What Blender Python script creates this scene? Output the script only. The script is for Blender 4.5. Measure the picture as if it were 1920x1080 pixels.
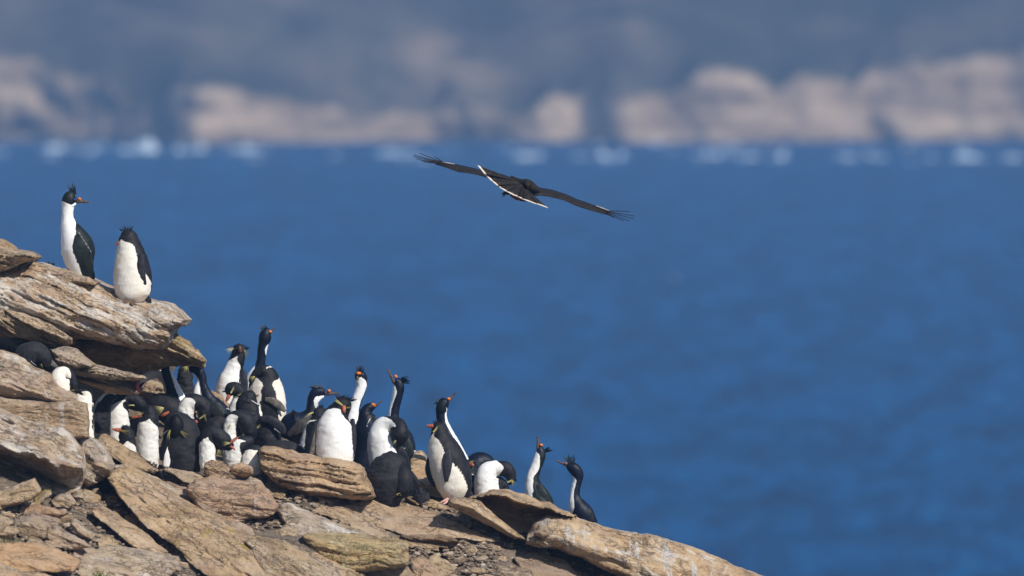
import bpy, math, random
import numpy as np
from mathutils import Vector, Matrix
from mathutils.geometry import delaunay_2d_cdt

for o in list(bpy.data.objects):
    bpy.data.objects.remove(o)
SC = bpy.context.scene
COL = SC.collection
random.seed(7)
RNG = np.random.default_rng(11)

# ------------------------------------------------------------------ camera
CAM_H = 28.0
LENS = 500.0
FPX = 1920 * LENS / 36.0            # focal length in photo pixels
HORIZON_V = -218.0                  # the horizon lies above the frame, behind the hill
PITCH = math.atan((540 - HORIZON_V) / FPX)
cam_data = bpy.data.cameras.new('camera')
cam = bpy.data.objects.new('camera', cam_data)
COL.objects.link(cam)
cam.location = (0, 0, CAM_H)
cam.rotation_euler = (math.pi / 2 - PITCH, 0, 0)
cam_data.lens = LENS
cam_data.sensor_width = 36
cam_data.clip_start = 1
cam_data.clip_end = 20000
cam_data.dof.use_dof = True
cam_data.dof.focus_distance = 92.3
cam_data.dof.aperture_fstop = 3.9
SC.camera = cam
CAM = np.array([0, 0, CAM_H])
RIGHT = np.array([1.0, 0, 0])
FWD = np.array([0, math.cos(PITCH), -math.sin(PITCH)])
UP = np.array([0, math.sin(PITCH), math.cos(PITCH)])

# ------------------------------------------------------------------ sky, sun, exposure
TO_SUN = Vector((0.53, -0.56, 0.66)).normalized()
world = bpy.data.worlds.new('World')
SC.world = world
world.use_nodes = True
wn = world.node_tree.nodes
wn.clear()
sky = wn.new('ShaderNodeTexSky')
sky.sky_type = 'NISHITA'
sky.sun_disc = False
sky.sun_elevation = math.asin(TO_SUN.z)
sky.sun_rotation = math.atan2(TO_SUN.x, TO_SUN.y)
sky.air_density = 1.0
sky.dust_density = 0.4
sky.ozone_density = 1.5
bg = wn.new('ShaderNodeBackground')
bg.inputs['Strength'].default_value = 0.085
wo = wn.new('ShaderNodeOutputWorld')
world.node_tree.links.new(sky.outputs[0], bg.inputs[0])
world.node_tree.links.new(bg.outputs[0], wo.inputs[0])
sd = bpy.data.lights.new('sun', 'SUN')
sd.energy = 4.8
sd.angle = math.radians(0.53)
sd.color = (1.0, 0.95, 0.87)
sun = bpy.data.objects.new('sun', sd)
COL.objects.link(sun)
sun.rotation_euler = (-TO_SUN).to_track_quat('-Z', 'Y').to_euler()
sun.location = (20, 40, 60)
SC.view_settings.view_transform = 'Standard'
SC.view_settings.look = 'None'
SC.view_settings.exposure = 0.3
SC.view_settings.gamma = 1.0
SC.view_settings.use_curve_mapping = False
SC.render.engine = 'CYCLES'
SC.cycles.use_denoising = True
SC.cycles.max_bounces = 6
SC.cycles.volume_bounces = 0
SC.cycles.caustics_reflective = False
SC.cycles.caustics_refractive = False

# ------------------------------------------------------------------ helpers
def W(u, v, d):
    """world point seen at photo position (u, v), d metres along the view axis"""
    u = np.asarray(u, float); v = np.asarray(v, float); d = np.asarray(d, float)
    x = (u - 960) / FPX * d
    y = (540 - v) / FPX * d
    return CAM + x[..., None] * RIGHT + y[..., None] * UP + d[..., None] * FWD

def smooth(t):
    t = np.clip(t, 0, 1)
    return t * t * (3 - 2 * t)

def _hash(ix, iy, iz, seed):
    h = (ix * 374761393 + iy * 668265263 + iz * 2147483647 + seed * 144269504) & 0xFFFFFFFF
    h = ((h ^ (h >> 13)) * 1274126177) & 0xFFFFFFFF
    h = ((h ^ (h >> 16)) * 2246822519) & 0xFFFFFFFF
    return ((h ^ (h >> 15)) & 0xFFFF) / 32767.5 - 1.0

def noise(x, y, z=0.0, seed=0):
    x, y, z = np.broadcast_arrays(np.asarray(x, float), np.asarray(y, float), np.asarray(z, float))
    ix = np.floor(x).astype(np.int64); iy = np.floor(y).astype(np.int64); iz = np.floor(z).astype(np.int64)
    fx = smooth(x - ix); fy = smooth(y - iy); fz = smooth(z - iz)
    r = 0
    for a in (0, 1):
        wa = fx if a else 1 - fx
        for b in (0, 1):
            wb = fy if b else 1 - fy
            for c in (0, 1):
                wc = fz if c else 1 - fz
                r = r + wa * wb * wc * _hash(ix + a, iy + b, iz + c, seed)
    return r

def fbm(x, y, z=0.0, seed=0, octv=4, gain=0.5):
    r = 0; a = 1.0; f = 1.0
    for i in range(octv):
        r = r + a * noise(np.asarray(x) * f, np.asarray(y) * f, np.asarray(z) * f, seed + i * 7)
        a *= gain; f *= 2.03
    return r

def mesh_obj(name, verts, faces, mat, parent=None, loc=(0, 0, 0), rot=None, attrs=None, shade=True):
    """verts in world coordinates; stored local to the parent's origin or to loc/rot"""
    verts = np.asarray(verts, float)
    o_loc = np.asarray(parent.location if parent is not None else loc, float)
    if parent is not None and parent.parent is not None:
        o_loc = o_loc + np.asarray(parent.parent.location)
    v = verts - o_loc
    if rot is not None:
        v = v @ np.array(rot)          # rows times R = R^T v : world to local
    me = bpy.data.meshes.new(name)
    me.from_pydata(v.tolist(), [], [tuple(int(i) for i in f) for f in faces])
    if attrs:
        for k, a in attrs.items():
            at = me.attributes.new(k, 'FLOAT', 'POINT')
            at.data.foreach_set('value', np.asarray(a, np.float32))
    me.update()
    if shade:
        me.polygons.foreach_set('use_smooth', [True] * len(me.polygons))
    o = bpy.data.objects.new(name, me)
    COL.objects.link(o)
    if mat is not None:
        me.materials.append(mat)
    if parent is not None:
        o.parent = parent
    else:
        o.location = loc
        if rot is not None:
            o.rotation_euler = Matrix(np.array(rot).tolist()).to_euler()
    return o

def tag(o, label=None, cat=None, group=None, kind=None):
    if label: o['label'] = label
    if cat: o['category'] = cat
    if group: o['group'] = group
    if kind: o['kind'] = kind
    return o

# ------------------------------------------------------------------ materials
def new_mat(name):
    m = bpy.data.materials.new(name)
    m.use_nodes = True
    nt = m.node_tree
    nt.nodes.clear()
    out = nt.nodes.new('ShaderNodeOutputMaterial')
    bs = nt.nodes.new('ShaderNodeBsdfPrincipled')
    nt.links.new(bs.outputs[0], out.inputs[0])
    return m, nt, bs, out

class NT:
    def __init__(self, nt): self.nt = nt
    def n(self, t, **k):
        x = self.nt.nodes.new(t)
        for a, b in k.items(): setattr(x, a, b)
        return x
    def l(self, a, b): self.nt.links.new(a, b)
    def put(self, sock, val):
        if hasattr(val, 'is_linked') or hasattr(val, 'links'): self.l(val, sock)
        else: sock.default_value = val
    def math(self, op, a, b=0.0, c=0.0, clamp=False):
        x = self.n('ShaderNodeMath', operation=op, use_clamp=clamp)
        for i, q in enumerate((a, b, c)): self.put(x.inputs[i], q)
        return x.outputs[0]
    def mix(self, f, a, b, blend='MIX'):
        x = self.n('ShaderNodeMix', data_type='RGBA', blend_type=blend)
        self.put(x.inputs[0], f)
        for s, q in ((x.inputs[6], a), (x.inputs[7], b)):
            if isinstance(q, tuple): s.default_value = (q[0], q[1], q[2], 1)
            else: self.l(q, s)
        return x.outputs[2]
    def noise(self, vec, scale, detail=4, rough=0.55, dist=0.0):
        x = self.n('ShaderNodeTexNoise')
        if vec is not None: self.l(vec, x.inputs['Vector'])
        x.inputs['Scale'].default_value = scale
        x.inputs['Detail'].default_value = detail
        x.inputs['Roughness'].default_value = rough
        x.inputs['Distortion'].default_value = dist
        return x.outputs[0]
    def map(self, vec, scale=(1, 1, 1), loc=(0, 0, 0)):
        x = self.n('ShaderNodeMapping')
        self.l(vec, x.inputs[0])
        x.inputs['Scale'].default_value = scale
        x.inputs['Location'].default_value = loc
        return x.outputs[0]
    def step(self, x, lo, hi):
        m = self.n('ShaderNodeMapRange', interpolation_type='SMOOTHSTEP')
        self.put(m.inputs[0], x)
        self.put(m.inputs[1], lo); self.put(m.inputs[2], hi)
        return m.outputs[0]
    def ramp(self, f, stops):
        r = self.n('ShaderNodeValToRGB')
        self.l(f, r.inputs[0])
        el = r.color_ramp.elements
        while len(el) > 1: el.remove(el[-1])
        for i, (p, c) in enumerate(stops):
            e = el[0] if i == 0 else el.new(p)
            e.position = p; e.color = (c[0], c[1], c[2], 1)
        return r.outputs[0]
    def attr(self, name, typ='GEOMETRY'):
        a = self.n('ShaderNodeAttribute', attribute_type=typ, attribute_name=name)
        return a.outputs['Fac']
    def bump(self, h, strength, dist, normal=None):
        b = self.n('ShaderNodeBump')
        b.inputs['Strength'].default_value = strength
        b.inputs['Distance'].default_value = dist
        self.l(h, b.inputs['Height'])
        if normal is not None: self.l(normal, b.inputs['Normal'])
        return b.outputs[0]

def make_rock_material():
    m, nt, bs, out = new_mat('layered_sandstone')
    T = NT(nt)
    tc = T.n('ShaderNodeTexCoord').outputs['Object']
    info = T.n('ShaderNodeObjectInfo')
    rnd = T.math('MULTIPLY', info.outputs['Random'], 37.0)
    off = T.n('ShaderNodeCombineXYZ')
    for i in range(3): T.l(rnd, off.inputs[i])
    va = T.n('ShaderNodeVectorMath', operation='ADD'); T.l(tc, va.inputs[0]); T.l(off.outputs[0], va.inputs[1])
    p = va.outputs[0]
    geo = T.n('ShaderNodeNewGeometry')
    wpos = geo.outputs['Position']
    bands = T.noise(T.map(p, (1.6, 1.6, 8.0)), 2.4, 7, 0.66, 0.8)
    fine = T.noise(T.map(p, (6.0, 6.0, 34.0)), 1.6, 6, 0.66, 0.7)
    patch = T.noise(p, 4.0, 7, 0.62)
    big = T.noise(p, 1.7, 3, 0.5)
    speck = T.noise(p, 95.0, 3, 0.6)
    mixv = T.math('ADD', T.math('MULTIPLY', bands, 0.45), T.math('MULTIPLY', patch, 0.55))
    col = T.ramp(mixv, [(0.30, (0.13, 0.078, 0.043)), (0.39, (0.28, 0.185, 0.105)), (0.46, (0.45, 0.32, 0.198)),
                        (0.54, (0.53, 0.40, 0.268)), (0.64, (0.60, 0.495, 0.375)), (0.8, (0.52, 0.43, 0.345))])
    # pinkish stains
    pink = T.step(T.noise(p, 2.6, 4, 0.6), 0.52, 0.68)
    col = T.mix(T.math('MULTIPLY', pink, 0.55), col, (0.43, 0.32, 0.275))
    grey = T.step(T.noise(T.map(p, (1, 1, 2.5), (9, 3, 5)), 3.1, 5, 0.65), 0.5, 0.66)
    col = T.mix(T.math('MULTIPLY', grey, 0.38), col, (0.44, 0.39, 0.335))
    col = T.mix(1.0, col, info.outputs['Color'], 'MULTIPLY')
    # dark seams between the beds and pits
    seam = T.step(fine, 0.44, 0.33)
    col = T.mix(T.math('MULTIPLY', seam, 0.42), col, (0.05, 0.036, 0.025))
    pits = T.step(T.noise(p, 30.0, 6, 0.75), 0.44, 0.34)
    col = T.mix(T.math('MULTIPLY', pits, 0.28), col, (0.09, 0.068, 0.05))
    # crack network, stretched along the beds and broken up by noise
    def cracks(scale, stretch, width, loc):
        vo = T.n('ShaderNodeTexVoronoi', feature='DISTANCE_TO_EDGE')
        wv = T.n('ShaderNodeVectorMath', operation='ADD')
        T.l(T.map(p, (1, 1, stretch), loc), wv.inputs[0])
        nz = T.n('ShaderNodeTexNoise'); T.l(p, nz.inputs['Vector']); nz.inputs['Scale'].default_value = 6.0; nz.inputs['Detail'].default_value = 5
        sc = T.n('ShaderNodeVectorMath', operation='SCALE'); T.l(nz.outputs[1], sc.inputs[0]); sc.inputs['Scale'].default_value = 0.45
        T.l(sc.outputs[0], wv.inputs[1])
        T.l(wv.outputs[0], vo.inputs['Vector']); vo.inputs['Scale'].default_value = scale
        ln = T.step(vo.outputs['Distance'], width, width * 0.25)
        return T.math('MULTIPLY', ln, T.step(T.noise(p, 3.0, 3, 0.6), 0.42, 0.56))
    ck = T.math('MAXIMUM', cracks(3.2, 3.2, 0.035, (0, 0, 0)), cracks(8.0, 3.8, 0.05, (5, 2, 1)))
    col = T.mix(T.math('MULTIPLY', ck, 0.5), col, (0.035, 0.025, 0.017))
    # guano and salt bleaching: blotches and streaks along the bedding
    g_amt = T.attr('guano', 'OBJECT')
    gn = T.math('ADD', T.math('MULTIPLY', T.noise(T.map(p, (2.0, 2.0, 9.0), (3, 1, 7)), 2.0, 7, 0.68), 0.65),
                T.math('MULTIPLY', T.noise(p, 9.0, 6, 0.7), 0.35))
    lo = T.math('SUBTRACT', 0.70, T.math('MULTIPLY', g_amt, 0.25))
    gm = T.step(gn, lo, T.math('ADD', lo, 0.07))
    col = T.mix(T.math('MULTIPLY', gm, 0.82), col, (0.74, 0.67, 0.59))
    # droppings run down the faces
    d_amt = T.attr('drips', 'OBJECT')
    dn = T.noise(T.map(wpos, (13.0, 2.0, 0.9)), 1.0, 4, 0.62, 0.2)
    db = T.noise(wpos, 1.3, 3, 0.5)
    dlo = T.math('SUBTRACT', 0.82, T.math('MULTIPLY', d_amt, 0.24))
    dm = T.math('MULTIPLY', T.step(dn, dlo, T.math('ADD', dlo, 0.07)), T.step(db, 0.40, 0.5))
    col = T.mix(T.math('MULTIPLY', dm, 0.8), col, (0.62, 0.58, 0.54))
    # algae and lichen
    a_amt = T.attr('algae', 'OBJECT')
    an = T.step(T.noise(p, 3.2, 6, 0.65), T.math('SUBTRACT', 0.75, T.math('MULTIPLY', a_amt, 0.4)), T.math('SUBTRACT', 0.9, T.math('MULTIPLY', a_amt, 0.4)))
    col = T.mix(T.math('MULTIPLY', an, 0.85), col, (0.115, 0.115, 0.025))
    l_amt = T.attr('lichen', 'OBJECT')
    ln = T.step(T.noise(T.map(p, (1, 1, 1), (17, 5, 2)), 7.0, 5, 0.6), T.math('SUBTRACT', 0.9, T.math('MULTIPLY', l_amt, 0.38)), T.math('SUBTRACT', 0.95, T.math('MULTIPLY', l_amt, 0.38)))
    col = T.mix(T.math('MULTIPLY', ln, 0.9), col, (0.45, 0.30, 0.025))
    col = T.mix(T.math('MULTIPLY', T.step(speck, 0.36, 0.7), 0.35), col, T.mix(0.5, col, (0.62, 0.55, 0.47)))
    nt.links.new(col, bs.inputs['Base Color'])
    bs.inputs['Roughness'].default_value = 0.86
    bs.inputs['Specular IOR Level'].default_value = 0.25
    h = T.math('ADD', T.math('MULTIPLY', fine, 0.5), T.math('ADD', T.math('MULTIPLY', bands, 0.6), T.math('SUBTRACT', T.math('MULTIPLY', T.noise(p, 26.0, 7, 0.72), 0.75), T.math('MULTIPLY', ck, 0.45))))
    T.l(T.bump(h, 1.0, 0.045), bs.inputs['Normal'])
    return m

def make_ground_material():
    m, nt, bs, out = new_mat('guano_soil')
    T = NT(nt)
    tc = T.n('ShaderNodeTexCoord').outputs['Object']
    a = T.noise(tc, 2.2, 6, 0.6)
    b = T.noise(tc, 34.0, 5, 0.7)
    col = T.ramp(a, [(0.3, (0.10, 0.072, 0.05)), (0.5, (0.165, 0.12, 0.083)), (0.7, (0.25, 0.19, 0.14))])
    col = T.mix(T.step(b, 0.52, 0.66), col, (0.27, 0.22, 0.17))
    col = T.mix(T.step(b, 0.44, 0.34), col, (0.05, 0.037, 0.028))
    T.l(col, bs.inputs['Base Color'])
    bs.inputs['Roughness'].default_value = 0.95
    T.l(T.bump(b, 1.0, 0.03), bs.inputs['Normal'])
    return m

def make_pebble_material():
    m, nt, bs, out = new_mat('pebbles')
    T = NT(nt)
    r = T.attr('shade')
    tc = T.n('ShaderNodeTexCoord').outputs['Object']
    col = T.ramp(r, [(0.0, (0.10, 0.07, 0.048)), (0.45, (0.23, 0.168, 0.115)), (0.75, (0.38, 0.30, 0.22)), (1.0, (0.60, 0.53, 0.45))])
    col = T.mix(T.math('MULTIPLY', T.noise(tc, 60, 3), 0.5), col, (0.13, 0.10, 0.075))
    T.l(col, bs.inputs['Base Color'])
    bs.inputs['Roughness'].default_value = 0.9
    return m

def make_plumage(name, dark, dark2, white, stain, sheen=0.0, rough=0.6, edge=1.0):
    """white where the vertex field 'front' is positive, dark elsewhere, with a ragged feathered border"""
    m, nt, bs, out = new_mat(name)
    T = NT(nt)
    tc = T.n('ShaderNodeTexCoord').outputs['Object']
    f = T.attr('front')
    rag = T.noise(T.map(tc, (1, 1, 0.45)), 120.0, 3, 0.6)
    rag2 = T.noise(tc, 28.0, 3, 0.6)
    ff = T.math('ADD', f, T.math('ADD', T.math('MULTIPLY', T.math('SUBTRACT', rag, 0.5), edge), T.math('MULTIPLY', T.math('SUBTRACT', rag2, 0.5), 1.1)))
    k = T.step(ff, -0.10, 0.12)
    feather = T.noise(T.map(tc, (1, 1, 0.35)), 85.0, 4, 0.65)
    soft = T.noise(tc, 11.0, 4, 0.6)
    dk = T.mix(T.step(soft, 0.38, 0.62), dark, dark2)
    dk = T.mix(T.math('MULTIPLY', T.step(feather, 0.5, 0.75), 0.45), dk, tuple(min(1, c * 2.2 + 0.006) for c in dark2))
    wt = T.mix(T.step(T.noise(tc, 7.0, 4, 0.6), 0.44, 0.72), white, stain)
    wt = T.mix(T.math('MULTIPLY', T.step(feather, 0.58, 0.36), 0.30), wt, tuple(c * 0.78 for c in white))
    T.l(T.mix(k, dk, wt), bs.inputs['Base Color'])
    bs.inputs['Roughness'].default_value = rough
    bs.inputs['Specular IOR Level'].default_value = 0.2
    bs.inputs['Sheen Weight'].default_value = sheen * 0.3
    bs.inputs['Sheen Roughness'].default_value = 0.4
    T.l(T.bump(T.math('ADD', feather, T.math('MULTIPLY', soft, 0.5)), 0.28, 0.010), bs.inputs['Normal'])
    return m

def flat_mat(name, col, col2=None, rough=0.6, scale=60, spec=0.15, bump=0.3):
    m, nt, bs, out = new_mat(name)
    T = NT(nt)
    tc = T.n('ShaderNodeTexCoord').outputs['Object']
    n = T.noise(T.map(tc, (1, 1, 0.6)), scale, 4, 0.6)
    T.l(T.mix(T.step(n, 0.38, 0.64), col, col2 or tuple(c * 1.35 for c in col)), bs.inputs['Base Color'])
    bs.inputs['Roughness'].default_value = rough
    bs.inputs['Specular IOR Level'].default_value = spec
    T.l(T.bump(n, bump, 0.006), bs.inputs['Normal'])
    return m

M = {}
M['rock'] = make_rock_material()
M['soil'] = make_ground_material()
M['pebble'] = make_pebble_material()
M['penguin'] = make_plumage('penguin_plumage', (0.005, 0.005, 0.007), (0.012, 0.012, 0.016), (0.74, 0.725, 0.69), (0.68, 0.62, 0.53), 0.05, 0.6)
M['penguin_clean'] = make_plumage('penguin_plumage_clean', (0.005, 0.005, 0.007), (0.012, 0.012, 0.016), (0.76, 0.755, 0.74), (0.73, 0.71, 0.67), 0.05, 0.6)
M['penguin_cream'] = make_plumage('penguin_plumage_cream', (0.005, 0.005, 0.007), (0.012, 0.012, 0.015), (0.74, 0.695, 0.62), (0.66, 0.575, 0.455), 0.05, 0.6)
M['penguin_grey'] = make_plumage('penguin_plumage_dusty', (0.008, 0.008, 0.010), (0.019, 0.0185, 0.021), (0.74, 0.72, 0.70), (0.66, 0.62, 0.56), 0.1, 0.7)
M['shag'] = make_plumage('cormorant_plumage', (0.002, 0.0035, 0.010), (0.004, 0.008, 0.021), (0.82, 0.82, 0.83), (0.78, 0.77, 0.76), 0.0, 0.45, 0.7)
M['shag_green'] = make_plumage('cormorant_plumage_green', (0.004, 0.007, 0.007), (0.008, 0.014, 0.013), (0.82, 0.81, 0.80), (0.78, 0.76, 0.74), 0.0, 0.5, 0.7)
M['flipper'] = flat_mat('flipper_slate', (0.014, 0.014, 0.018), (0.030, 0.030, 0.037), 0.55, 70)
M['flipper_pale'] = flat_mat('flipper_pale', (0.085, 0.075, 0.066), (0.17, 0.15, 0.13), 0.6, 60)
M['wing'] = flat_mat('cormorant_wing', (0.010, 0.015, 0.015), (0.024, 0.03, 0.03), 0.5, 80)
M['wing_grey'] = flat_mat('cormorant_wing_worn', (0.020, 0.019, 0.019), (0.05, 0.047, 0.045), 0.6, 80)
M['bill_red'] = flat_mat('penguin_bill', (0.30, 0.07, 0.038), (0.42, 0.14, 0.08), 0.42, 90)
M['bill_horn'] = flat_mat('cormorant_bill', (0.06, 0.038, 0.028), (0.13, 0.085, 0.065), 0.4, 120)
M['caruncle'] = flat_mat('caruncle_orange', (0.62, 0.16, 0.025), (0.74, 0.25, 0.05), 0.5, 160)
M['face'] = flat_mat('bare_face_skin', (0.07, 0.06, 0.035), (0.11, 0.09, 0.05), 0.5, 120)
M['eye_blue'] = flat_mat('eye_ring_blue', (0.10, 0.09, 0.55), (0.14, 0.13, 0.65), 0.3, 50)
M['eye_red'] = flat_mat('eye_red', (0.25, 0.02, 0.015), (0.3, 0.03, 0.02), 0.2, 50)
M['crest'] = flat_mat('crest_black', (0.003, 0.003, 0.004), (0.007, 0.007, 0.009), 0.6, 50)
M['crest_shag'] = flat_mat('crest_dark_green', (0.005, 0.010, 0.014), (0.009, 0.018, 0.022), 0.5, 50)
M['plume'] = flat_mat('plume_yellow', (0.42, 0.375, 0.10), (0.55, 0.51, 0.25), 0.6, 50)
M['foot_pink'] = flat_mat('foot_pink', (0.48, 0.26, 0.22), (0.58, 0.35, 0.30), 0.55, 90)
M['foot_red'] = flat_mat('foot_rose', (0.62, 0.16, 0.20), (0.7, 0.22, 0.26), 0.55, 90)
M['white'] = flat_mat('white_feather', (0.78, 0.77, 0.76), (0.84, 0.83, 0.82), 0.6, 60)
# ------------------------------------------------------------------ the sea
def make_sea():
    m, nt, bs, out = new_mat('sea_water')
    T = NT(nt)
    pos = T.n('ShaderNodeNewGeometry').outputs['Position']
    swell = T.noise(T.map(pos, (0.16, 0.035, 1)), 1.0, 4, 0.6, 0.4)
    chop = T.noise(T.map(pos, (0.5, 0.09, 1)), 1.0, 5, 0.62, 0.3)
    ripple = T.noise(T.map(pos, (0.55, 0.10, 1), (3, 8, 0)), 1.0, 3, 0.6, 0.3)
    col = T.mix(T.step(T.math('ADD', T.math('MULTIPLY', swell, 0.5), T.math('MULTIPLY', ripple, 0.5)), 0.36, 0.60), (0.0005, 0.026, 0.083), (0.0015, 0.068, 0.200))  # light and dark of swell and ripples painted into the water colour
    T.l(col, bs.inputs['Base Color'])
    bs.inputs['Roughness'].default_value = 0.5
    bs.inputs['IOR'].default_value = 1.33
    bs.inputs['Specular IOR Level'].default_value = 0.03
    h = T.math('ADD', T.math('MULTIPLY', chop, 0.9), T.math('MULTIPLY', swell, 2.4))
    T.l(T.bump(h, 1.0, 1.6), bs.inputs['Normal'])
    X, Y0, Y1 = 3000, -600, 1900
    o = mesh_obj('sea', [(-X, Y0, 0), (X, Y0, 0), (X, Y1, 0), (-X, Y1, 0)], [(0, 1, 2, 3)], m)
    tag(o, kind='structure')
make_sea()

# ------------------------------------------------------------------ far shore: low cliffs under a grassy hillside
def make_far_shore():
    m, nt, bs, out = new_mat('hillside')
    T = NT(nt)
    geo = T.n('ShaderNodeNewGeometry')
    pos = geo.outputs['Position']
    bare = T.attr('bare')
    bn = T.noise(T.map(pos, (0.045, 0.045, 0.22)), 1.0, 5, 0.6)
    k = T.step(T.math('ADD', bare, T.math('MULTIPLY', T.math('SUBTRACT', bn, 0.5), 0.9)), 0.15, 0.95)
    g = T.noise(T.map(pos, (0.045, 0.02, 0.09)), 1.0, 5, 0.6, 0.5)
    grass = T.ramp(g, [(0.34, (0.030, 0.030, 0.022)), (0.48, (0.052, 0.048, 0.034)), (0.6, (0.10, 0.080, 0.058)), (0.7, (0.16, 0.115, 0.085))])
    r = T.noise(T.map(pos, (0.07, 0.07, 0.5), (4, 4, 4)), 1.0, 6, 0.66)
    rock = T.ramp(r, [(0.3, (0.10, 0.07, 0.052)), (0.48, (0.25, 0.18, 0.12)), (0.66, (0.44, 0.33, 0.225))])
    T.l(T.mix(k, grass, rock), bs.inputs['Base Color'])
    bs.inputs['Roughness'].default_value = 0.95
    bs.inputs['Specular IOR Level'].default_value = 0.1
    # cliff-top line read off the photograph (photo column, row), rows above the waterline at about 285
    top = [(-900, 160), (-500, 120), (-200, 130), (0, 98), (90, 128), (205, 150), (222, 178), (250, 208), (292, 200), (340, 148), (400, 150),
           (500, 176), (620, 198), (660, 214), (690, 222), (725, 215), (745, 202), (820, 214), (850, 180), (900, 190), (960, 205), (1000, 208), (1030, 176),
           (1130, 168), (1250, 172), (1285, 150), (1310, 126), (1400, 132), (1440, 150), (1456, 176), (1472, 152), (1540, 142), (1600, 158), (1640, 118),
           (1690, 106), (1760, 118), (1800, 108), (1920, 92), (2200, 130), (2700, 110), (3200, 150)]
    tu = np.array([t[0] for t in top], float); tv = np.array([t[1] for t in top], float)
    D0 = 1555.0
    us = np.concatenate([np.linspace(-26000, -900, 120, endpoint=False), np.arange(-900, 2900, 7.0), np.linspace(2900, 28000, 120)])
    x = (us - 960) * D0 / FPX
    v = np.interp(us, tu, tv) + 9 * fbm(us / 60, 0.3, seed=3)
    zc = np.maximum(CAM_H - (v - HORIZON_V) * D0 / FPX, 0.9)
    d_toe = D0 - 8 + 14 * noise(us / 420, 2.2, seed=5) + 4 * noise(us / 90, 1.2, seed=6)
    kw = np.exp(-(np.arange(-60, 61) / 28.0) ** 2); kw /= kw.sum()
    zs = np.convolve(np.pad(zc, 60, mode='edge'), kw, mode='valid')
    rows, bare_rows = [], []
    nC = 16
    for i in range(nC + 1):
        t = i / nC
        z = -3 + (zc * (0.94 + 0.1 * noise(us / 30, 7.7, seed=41)) + 3) * t
        d = d_toe + (zc * 0.38) * t + 0.9 * fbm(us / 55, z / 3.0, seed=8, octv=3) + 1.5 * noise(us / 190, z / 7, seed=9)
        rows.append((x, d, z)); bare_rows.append(np.where(zc > 2.0, 0.95, 0.3) * np.ones_like(x) - 0.35 * smooth((t - 0.93) / 0.07) - 0.45 * (1 - smooth((t - 0.2) / 0.35)) * (0.5 + 0.5 * noise(us / 120, 3.3, seed=31)))  # cliff foot darker: wet rock and shadow put into the colour
    nS = 60
    for j in range(1, nS + 1):
        t = j / nS
        run = 2 + 900 * t ** 2.2
        d = d_toe + zc * 0.38 + run
        rise = run * (0.21 + 0.05 * noise(us / 500, run / 60, seed=12)) + np.minimum(run, 30) * 0.055 * fbm(us / 220, run / 12, seed=13)
        xx = x * (d / D0)
        bl = smooth(run / 22.0)
        rows.append((xx, d, zc * (1 - bl) + zs * bl + rise))
        uu = us
        # bare outcrops on the slope, where the photograph shows warm patches
        b = 0.02 + 0.0 * us
        for (cu, cr, su, sr, a) in ((880, 14, 90, 12, 0.62), (810, 34, 70, 14, 0.5), (590, 70, 50, 8, 0.5), (1010, 90, 45, 10, 0.55), (1180, 62, 50, 9, 0.5), (1250, 48, 60, 9, 0.42), (1560, 30, 60, 10, 0.35), (1340, 70, 90, 14, 0.3)):
            b = b + a * np.exp(-((uu - cu) / su) ** 2 - ((run - cr) / sr) ** 2)
        bare_rows.append(b)
    V = np.stack([np.stack([r[0], r[1], r[2]], -1) for r in rows], 0)
    n_r, n_c = V.shape[0], V.shape[1]
    idx = np.arange(n_r * n_c).reshape(n_r, n_c)
    F = np.stack([idx[:-1, :-1], idx[:-1, 1:], idx[1:, 1:], idx[1:, :-1]], -1).reshape(-1, 4)
    o = mesh_obj('hillside', V.reshape(-1, 3), F, m, attrs={'bare': np.concatenate(bare_rows)})
    tag(o, 'grassy hillside above pinkish cliffs across the water', kind='structure')
make_far_shore()

def foam_material():
    m, nt, bs, out = new_mat('foam')
    T = NT(nt)
    tc = T.n('ShaderNodeTexCoord').outputs['Object']
    n = T.noise(tc, 1.6, 5, 0.6)
    T.l(T.mix(T.step(n, 0.35, 0.6), (0.22, 0.32, 0.42), (0.58, 0.66, 0.72)), bs.inputs['Base Color'])
    bs.inputs['Roughness'].default_value = 0.8
    return m
M['foam'] = foam_material()

def foam_mound(name, u, w, vt, vb, label, cat, group, depth=5.0, peak=0.0):
    d = CAM_H / ((vb - HORIZON_V) / FPX)
    S = d / FPX
    n, k = 40, 10
    xs = np.linspace(-0.5, 0.5, n)
    H = (vb - vt) * S * 0.5
    V, F = [], []
    env = (1 - (2 * np.abs(xs)) ** 2.5).clip(0, 1) ** 0.7
    prof = env * (0.40 + 0.55 * fbm(xs * 7, u * 0.1, seed=int(u) % 97, octv=3)) + peak * np.exp(-(xs / 0.10) ** 2)
    prof = np.maximum(prof, 0.0) * H
    for j in range(k + 1):
        a = math.pi * j / k
        for i in range(n):
            V.append(((u - 960) * S + xs[i] * w * S, d + depth * 0.5 * math.cos(a) * -1 * (0.3 + 0.7 * env[i]), -0.05 + prof[i] * math.sin(a) * (1 + 0.25 * float(noise(i * 0.7, j * 0.8, u))) ))
    for j in range(k):
        for i in range(n - 1):
            F.append((j * n + i, j * n + i + 1, (j + 1) * n + i + 1, (j + 1) * n + i))
    loc = ((u - 960) * S, d, 0)
    o = mesh_obj(name, V, F, M['foam'], loc=loc)
    tag(o, label, cat, group)
    return o

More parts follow.
